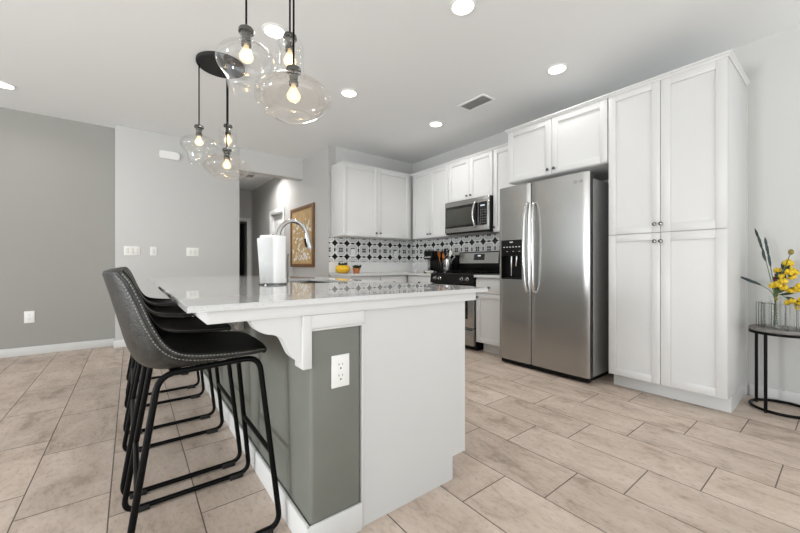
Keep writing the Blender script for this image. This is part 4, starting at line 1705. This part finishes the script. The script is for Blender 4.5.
# stainless canister with dark utensils
kx, ky = 3.640, 3.590
cn = thing('canister', 'shiny steel canister of dark utensils right of the black crock', 'canister', (kx, ky, CZ))
bm = new()
lathe(bm, [(0.001, 0.0), (0.062, 0.0), (0.064, 0.006), (0.064, 0.195), (0.060, 0.198), (0.058, 0.194), (0.057, 0.010), (0.001, 0.010)], (kx, ky, CZ), 32)
obj('body', bm, M_STEEL, cn)
obj('badge', box(new(), kx - 0.068, kx - 0.0635, ky - 0.012, ky + 0.012, CZ + 0.09, CZ + 0.12, 0.001), M_BPLAST, cn)
utensil('ladle', 'black ladle standing tallest in the steel canister', (kx + 0.0, ky + 0.01, CZ + 0.014), (kx - 0.02, ky + 0.045, CZ + 0.345), M_BPLAST, M_BPLAST, 'spoon')
utensil('spatula', 'black slotted turner leaning in the steel canister', (kx + 0.01, ky - 0.005, CZ + 0.014), (kx + 0.02, ky - 0.015, CZ + 0.335), M_BPLAST, M_BPLAST, 'spatula')
utensil('cooking_spoon', 'cream spoon at the right of the steel canister', (kx - 0.01, ky - 0.015, CZ + 0.014), (kx - 0.02, ky - 0.075, CZ + 0.325), M_CREAM, M_CREAM, 'spoon')

# knife block
kb_ = thing('knife_block', 'black knife block against the tiles, left of the range back panel', 'knife block', (3.79, 3.56, CZ))
bm = new()
prism(bm, [(3.72, CZ), (3.84, CZ), (3.84, CZ + 0.215), (3.79, CZ + 0.225), (3.72, CZ + 0.14)], 'Y', 3.502, 3.612)
obj('block', bm, M_BPLAST, kb_, smooth=0)
for k in range(4):
    y = 3.520 + k * 0.024
    obj('knife_handle', box(new(), 3.795, 3.815, y - 0.006, y + 0.006, CZ + 0.205, CZ + 0.262, 0.003), M_BPLAST, kb_)

# white dishes near the range
bm = new()
lathe(bm, [(0.001, 0.004), (0.045, 0.0), (0.050, 0.004), (0.090, 0.030), (0.092, 0.034), (0.086, 0.032), (0.048, 0.010), (0.001, 0.009)], (3.345, 3.640, CZ), 32)
o = obj('dish', bm, M_CREAM, loc=(3.345, 3.640, CZ))
tag(o, 'shallow white dish on the counter beside the range', 'dish')
bm = new()
lathe(bm, [(0.001, 0.0), (0.030, 0.0), (0.046, 0.022), (0.044, 0.023), (0.028, 0.006), (0.001, 0.005)], (3.42, 4.03, CZ), 24)
o = obj('dish', bm, M_CREAM, loc=(3.42, 4.03, CZ))
tag(o, 'tiny white saucer in front of the coffee maker', 'dish')

# ------------------------------------------------------------------ side table with flowers
TX, TY, TR = 3.655, 0.305, 0.172
st = thing('side_table', 'round side table with grey wooden top and thin black legs beside the pantry', 'table', (TX, TY, 0))
bm = new()
lathe(bm, [(0.001, 0.560), (TR - 0.004, 0.560), (TR, 0.564), (TR, 0.580), (TR - 0.003, 0.584), (0.001, 0.584)], (TX, TY, 0), 48)
obj('table_top', bm, M_GREYWOOD, st)
bm = new()
lathe(bm, [(TR - 0.014, 0.543), (TR + 0.001, 0.543), (TR + 0.001, 0.5598), (TR - 0.014, 0.5598), (TR - 0.014, 0.543)], (TX, TY, 0), 48)
obj('upper_ring', bm, M_BLACK, st)
bm = new()
tube(bm, [(TX + (TR - 0.008) * math.cos(a), TY + (TR - 0.008) * math.sin(a), 0.016) for a in [2 * PI * k / 48 for k in range(48)]], 0.0105, 8, closed=True)
lr = obj('lower_ring', bm, M_BLACK, st, smooth=60)
for a in (60, 155, 240, 330):
    a = math.radians(a)
    x, y = TX + (TR - 0.008) * math.cos(a), TY + (TR - 0.008) * math.sin(a)
    obj('leg', tube(new(), [(x, y, 0.016), (x, y, 0.545)], 0.0095, 10), M_BLACK, st, smooth=60)
    bm = new()
    lathe(bm, [(0.001, 0.0), (0.008, 0.0), (0.008, 0.009), (0.001, 0.009)], (x, y, 0), 10)
    obj('foot_pad', bm, M_RUBBER, lr)

TT = 0.5845
vs = thing('tube_vase', 'hinged vase of glass tubes in thin wire frames on the side table', 'vase', (TX, TY, TT))


def wire_cell(cx, cy, w, h, ang):
    """one rectangular wire frame holding a glass tube"""
    u = Vector((math.cos(ang), math.sin(ang), 0))
    v = Vector((-math.sin(ang), math.cos(ang), 0))
    c = Vector((cx, cy, TT))
    bm = new()
    for s in (-1, 1):
        P = [c + u * (-w / 2) + v * s * 0.016 + Vector((0, 0, 0.002)), c + u * (w / 2) + v * s * 0.016 + Vector((0, 0, 0.002)),
             c + u * (w / 2) + v * s * 0.016 + Vector((0, 0, h)), c + u * (-w / 2) + v * s * 0.016 + Vector((0, 0, h))]
        tube(bm, P, 0.0020, 6, closed=True)
    for sx in (-1, 1):
        for z in (0.002, h):
            tube(bm, [c + u * sx * w / 2 + v * -0.016 + Vector((0, 0, z)), c + u * sx * w / 2 + v * 0.016 + Vector((0, 0, z))], 0.0016, 6)
    f = obj('wire_frame', bm, M_KNOB, vs, smooth=60)
    bm = new()
    lathe(bm, [(0.001, 0.004), (0.010, 0.007), (0.0125, 0.016), (0.0125, h + 0.012), (0.014, h + 0.014), (0.011, h + 0.012), (0.0105, 0.016), (0.001, 0.009)],
          (cx, cy, TT), 16)
    obj('glass_tube', bm, M_GLASS, f, smooth=60)


TUBES = []
for (dx, dy, ang, h) in ((0.005, 0.112, 20, 0.172), (-0.050, 0.070, 120, 0.172), (-0.085, 0.012, 95, 0.172), (-0.090, -0.050, 100, 0.172), (-0.050, -0.100, 50, 0.172)):
    wire_cell(TX + dx, TY + dy, 0.056, h, math.radians(ang))
    TUBES.append((TX + dx, TY + dy))

# taller clear vase holding the bouquet
VX, VY = TX - 0.012, TY + 0.035
bm = new()
lathe(bm, [(0.001, 0.001), (0.030, 0.001), (0.025, 0.03), (0.024, 0.12), (0.029, 0.19), (0.037, 0.225), (0.035, 0.225), (0.027, 0.19), (0.022, 0.12), (0.023, 0.012), (0.001, 0.010)],
      (VX, VY, TT), 28)
o = obj('glass_vase', bm, M_GLASS, loc=(VX, VY, TT))
tag(o, 'tall clear glass vase holding the yellow flowers', 'vase')


def flower_stem(name, label, tip, mid, blooms, bloom_mat, leaves=0, leafmat=None, part='blossom', r0=0.018, group=None, ball_r=None):
    base = Vector((VX + rnd.uniform(-0.012, 0.012), VY + rnd.uniform(-0.012, 0.012), TT + 0.020))
    neck = Vector((VX + (tip[0] - VX) * 0.06, VY + (tip[1] - VY) * 0.06, TT + 0.222))
    t = thing(name, label, 'flower', base, group)
    path = smoothpath([base, neck, Vector(mid), Vector(tip)], 8)
    obj('stem', tube(new(), path, 0.0022, 6), M_STEM, t, smooth=60)
    for (f, spread, r) in blooms:
        k = min(len(path) - 1, int(f * (len(path) - 1)))
        p = path[k] + Vector((rnd.uniform(-1, 1), rnd.uniform(-1, 1), rnd.uniform(-0.9, 0.9))) * spread
        bm = new()
        if part == 'blossom':
            for q in range(6):      # petals: cupped discs round a centre
                a = 2 * PI * q / 6 + rnd.random()
                dv = Vector((math.cos(a), math.sin(a), rnd.uniform(-0.4, 0.6))).normalized()
                c = p + dv * r * 0.55
                M = Matrix.Translation(c) @ dv.to_track_quat('Z', 'Y').to_matrix().to_4x4() @ Matrix.Diagonal((r * 0.48, r * 0.50, r * 0.58, 1))
                bmesh.ops.create_icosphere(bm, subdivisions=2, radius=1.0, matrix=M)
            ball(bm, p, r * 0.40, 2)
            bmesh.ops.scale(bm, verts=bm.verts[:], vec=(0.85, 0.85, 1.35), space=Matrix.Translation(-p))
        else:
            ball(bm, p, r, 2, (0.8, 0.8, 1.1))
        if (path[k] - p).length > r:
            tube(bm, [path[k], p], 0.0015, 5)
        obj(part, bm, bloom_mat, t, smooth=60)
    for q in range(leaves):
        f = 0.45 + 0.5 * q / max(1, leaves)
        k = int(f * (len(path) - 1))
        d = (path[min(k + 1, len(path) - 1)] - path[k - 1]).normalized()
        d = d + Vector((rnd.uniform(-0.5, 0.5), rnd.uniform(-0.5, 0.5), rnd.uniform(-0.1, 0.4)))
        bm = new()
        leafblade(bm, path[k], d, rnd.uniform(0.05, 0.08), 0.013, 0.1, 6, rnd.uniform(0.5, 2.6))
        obj('leaf', bm, leafmat or M_GREEN, t, smooth=60)
    return t


def atpx(px, py, dx=0.0):
    """a point near the table's plane along the sight line through a photo pixel (used once to lay the bouquet out)"""
    t0 = 0.656
    X = 3.64 + dx
    k = (px - 400) / 349.1
    c, s = math.cos(t0), math.sin(t0)
    Y = X * (c - k * s) / (s + k * c)
    dep = X * s + Y * c
    return Vector((X, Y, EYE - (py - 265.0) * dep / 349.1))


G = 'yellow flower stems in the glass vase'
ys = [(786, 262, 0.02, 'yellow flower stem rising highest in the vase'), (795, 272, -0.03, 'yellow flower stem second highest, at the right of the bouquet'),
      (778, 284, -0.04, 'yellow flower stem low on the left of the bouquet'), (797, 290, 0.05, 'yellow flower stem in the middle right of the bouquet'),
      (800, 308, -0.02, 'yellow flower stem drooping lowest on the right')]
for px, py, dx, lab in ys:
    tip = atpx(px, py, dx)
    mid = (Vector((VX, VY, TT + 0.235)) * 0.45 + tip * 0.55) + Vector((0, 0, 0.02))
    flower_stem('yellow_flower', lab, tip, mid, [(1.0, 0.004, 0.026), (0.93, 0.034, 0.025), (0.86, 0.042, 0.024), (0.79, 0.042, 0.024), (0.72, 0.036, 0.020)], M_YELLOW, 3, M_GREEN, group=G)
for px, py, lab in ((757, 234, 'dark blade-leaved sprig reaching highest to the left'), (749, 281, 'dark bladed sprig pointing out low to the left'),
                    (766, 244, 'short dark blade-leaved sprig beside the highest one')):
    tip = atpx(px, py)
    mid = (Vector((VX, VY, TT + 0.235)) * 0.5 + tip * 0.5) + Vector((0, 0, 0.015))
    t = flower_stem('leafy_sprig', lab, tip, mid, [], M_YELLOW, 0)
    path = smoothpath([Vector((VX, VY, TT + 0.222)), mid, tip], 8)
    for f in (0.50, 0.60, 0.70, 0.80, 0.92):
        k = int(f * (len(path) - 1))
        d = (tip - mid).normalized() + Vector((0, 0, rnd.uniform(-0.15, 0.3)))
        bm = new()
        leafblade(bm, path[k], d, 0.085, 0.0085, 0.05, 6, PI / 2 + rnd.uniform(-0.7, 0.7))
        obj('leaf', bm, M_GREENB, t, smooth=60)
for px, py, dx, lab in ((775, 279, 0.05, 'brown budded stem left of the yellow flowers'), (781, 272, 0.06, 'brown budded stem standing behind the yellow flowers')):
    tip = atpx(px, py, dx)
    mid = (Vector((VX, VY, TT + 0.235)) * 0.5 + tip * 0.5) + Vector((0, 0, 0.01))
    flower_stem('budded_stem', lab, tip, mid, [(1.0, 0.002, 0.015), (0.92, 0.028, 0.014), (0.86, 0.034, 0.014), (0.8, 0.034, 0.015), (0.75, 0.03, 0.012)], M_BROWN, 0, part='bud')
tip = atpx(791, 252)
flower_stem('seed_head_stem', 'olive seed head at the top of the bouquet', tip, (Vector((VX, VY, TT + 0.24)) + tip) / 2, [(1.0, 0.0, 0.019)], M_OLIVE, 2, M_GREENB, part='seed_head')
tip = atpx(776, 299, -0.03)
flower_stem('seed_head_stem', 'olive seed head drooping over the left glass tubes', tip, (Vector((VX, VY, TT + 0.25)) + tip) / 2 + Vector((0, 0, 0.02)), [(1.0, 0.0, 0.013)], M_OLIVE, 0, part='seed_head')
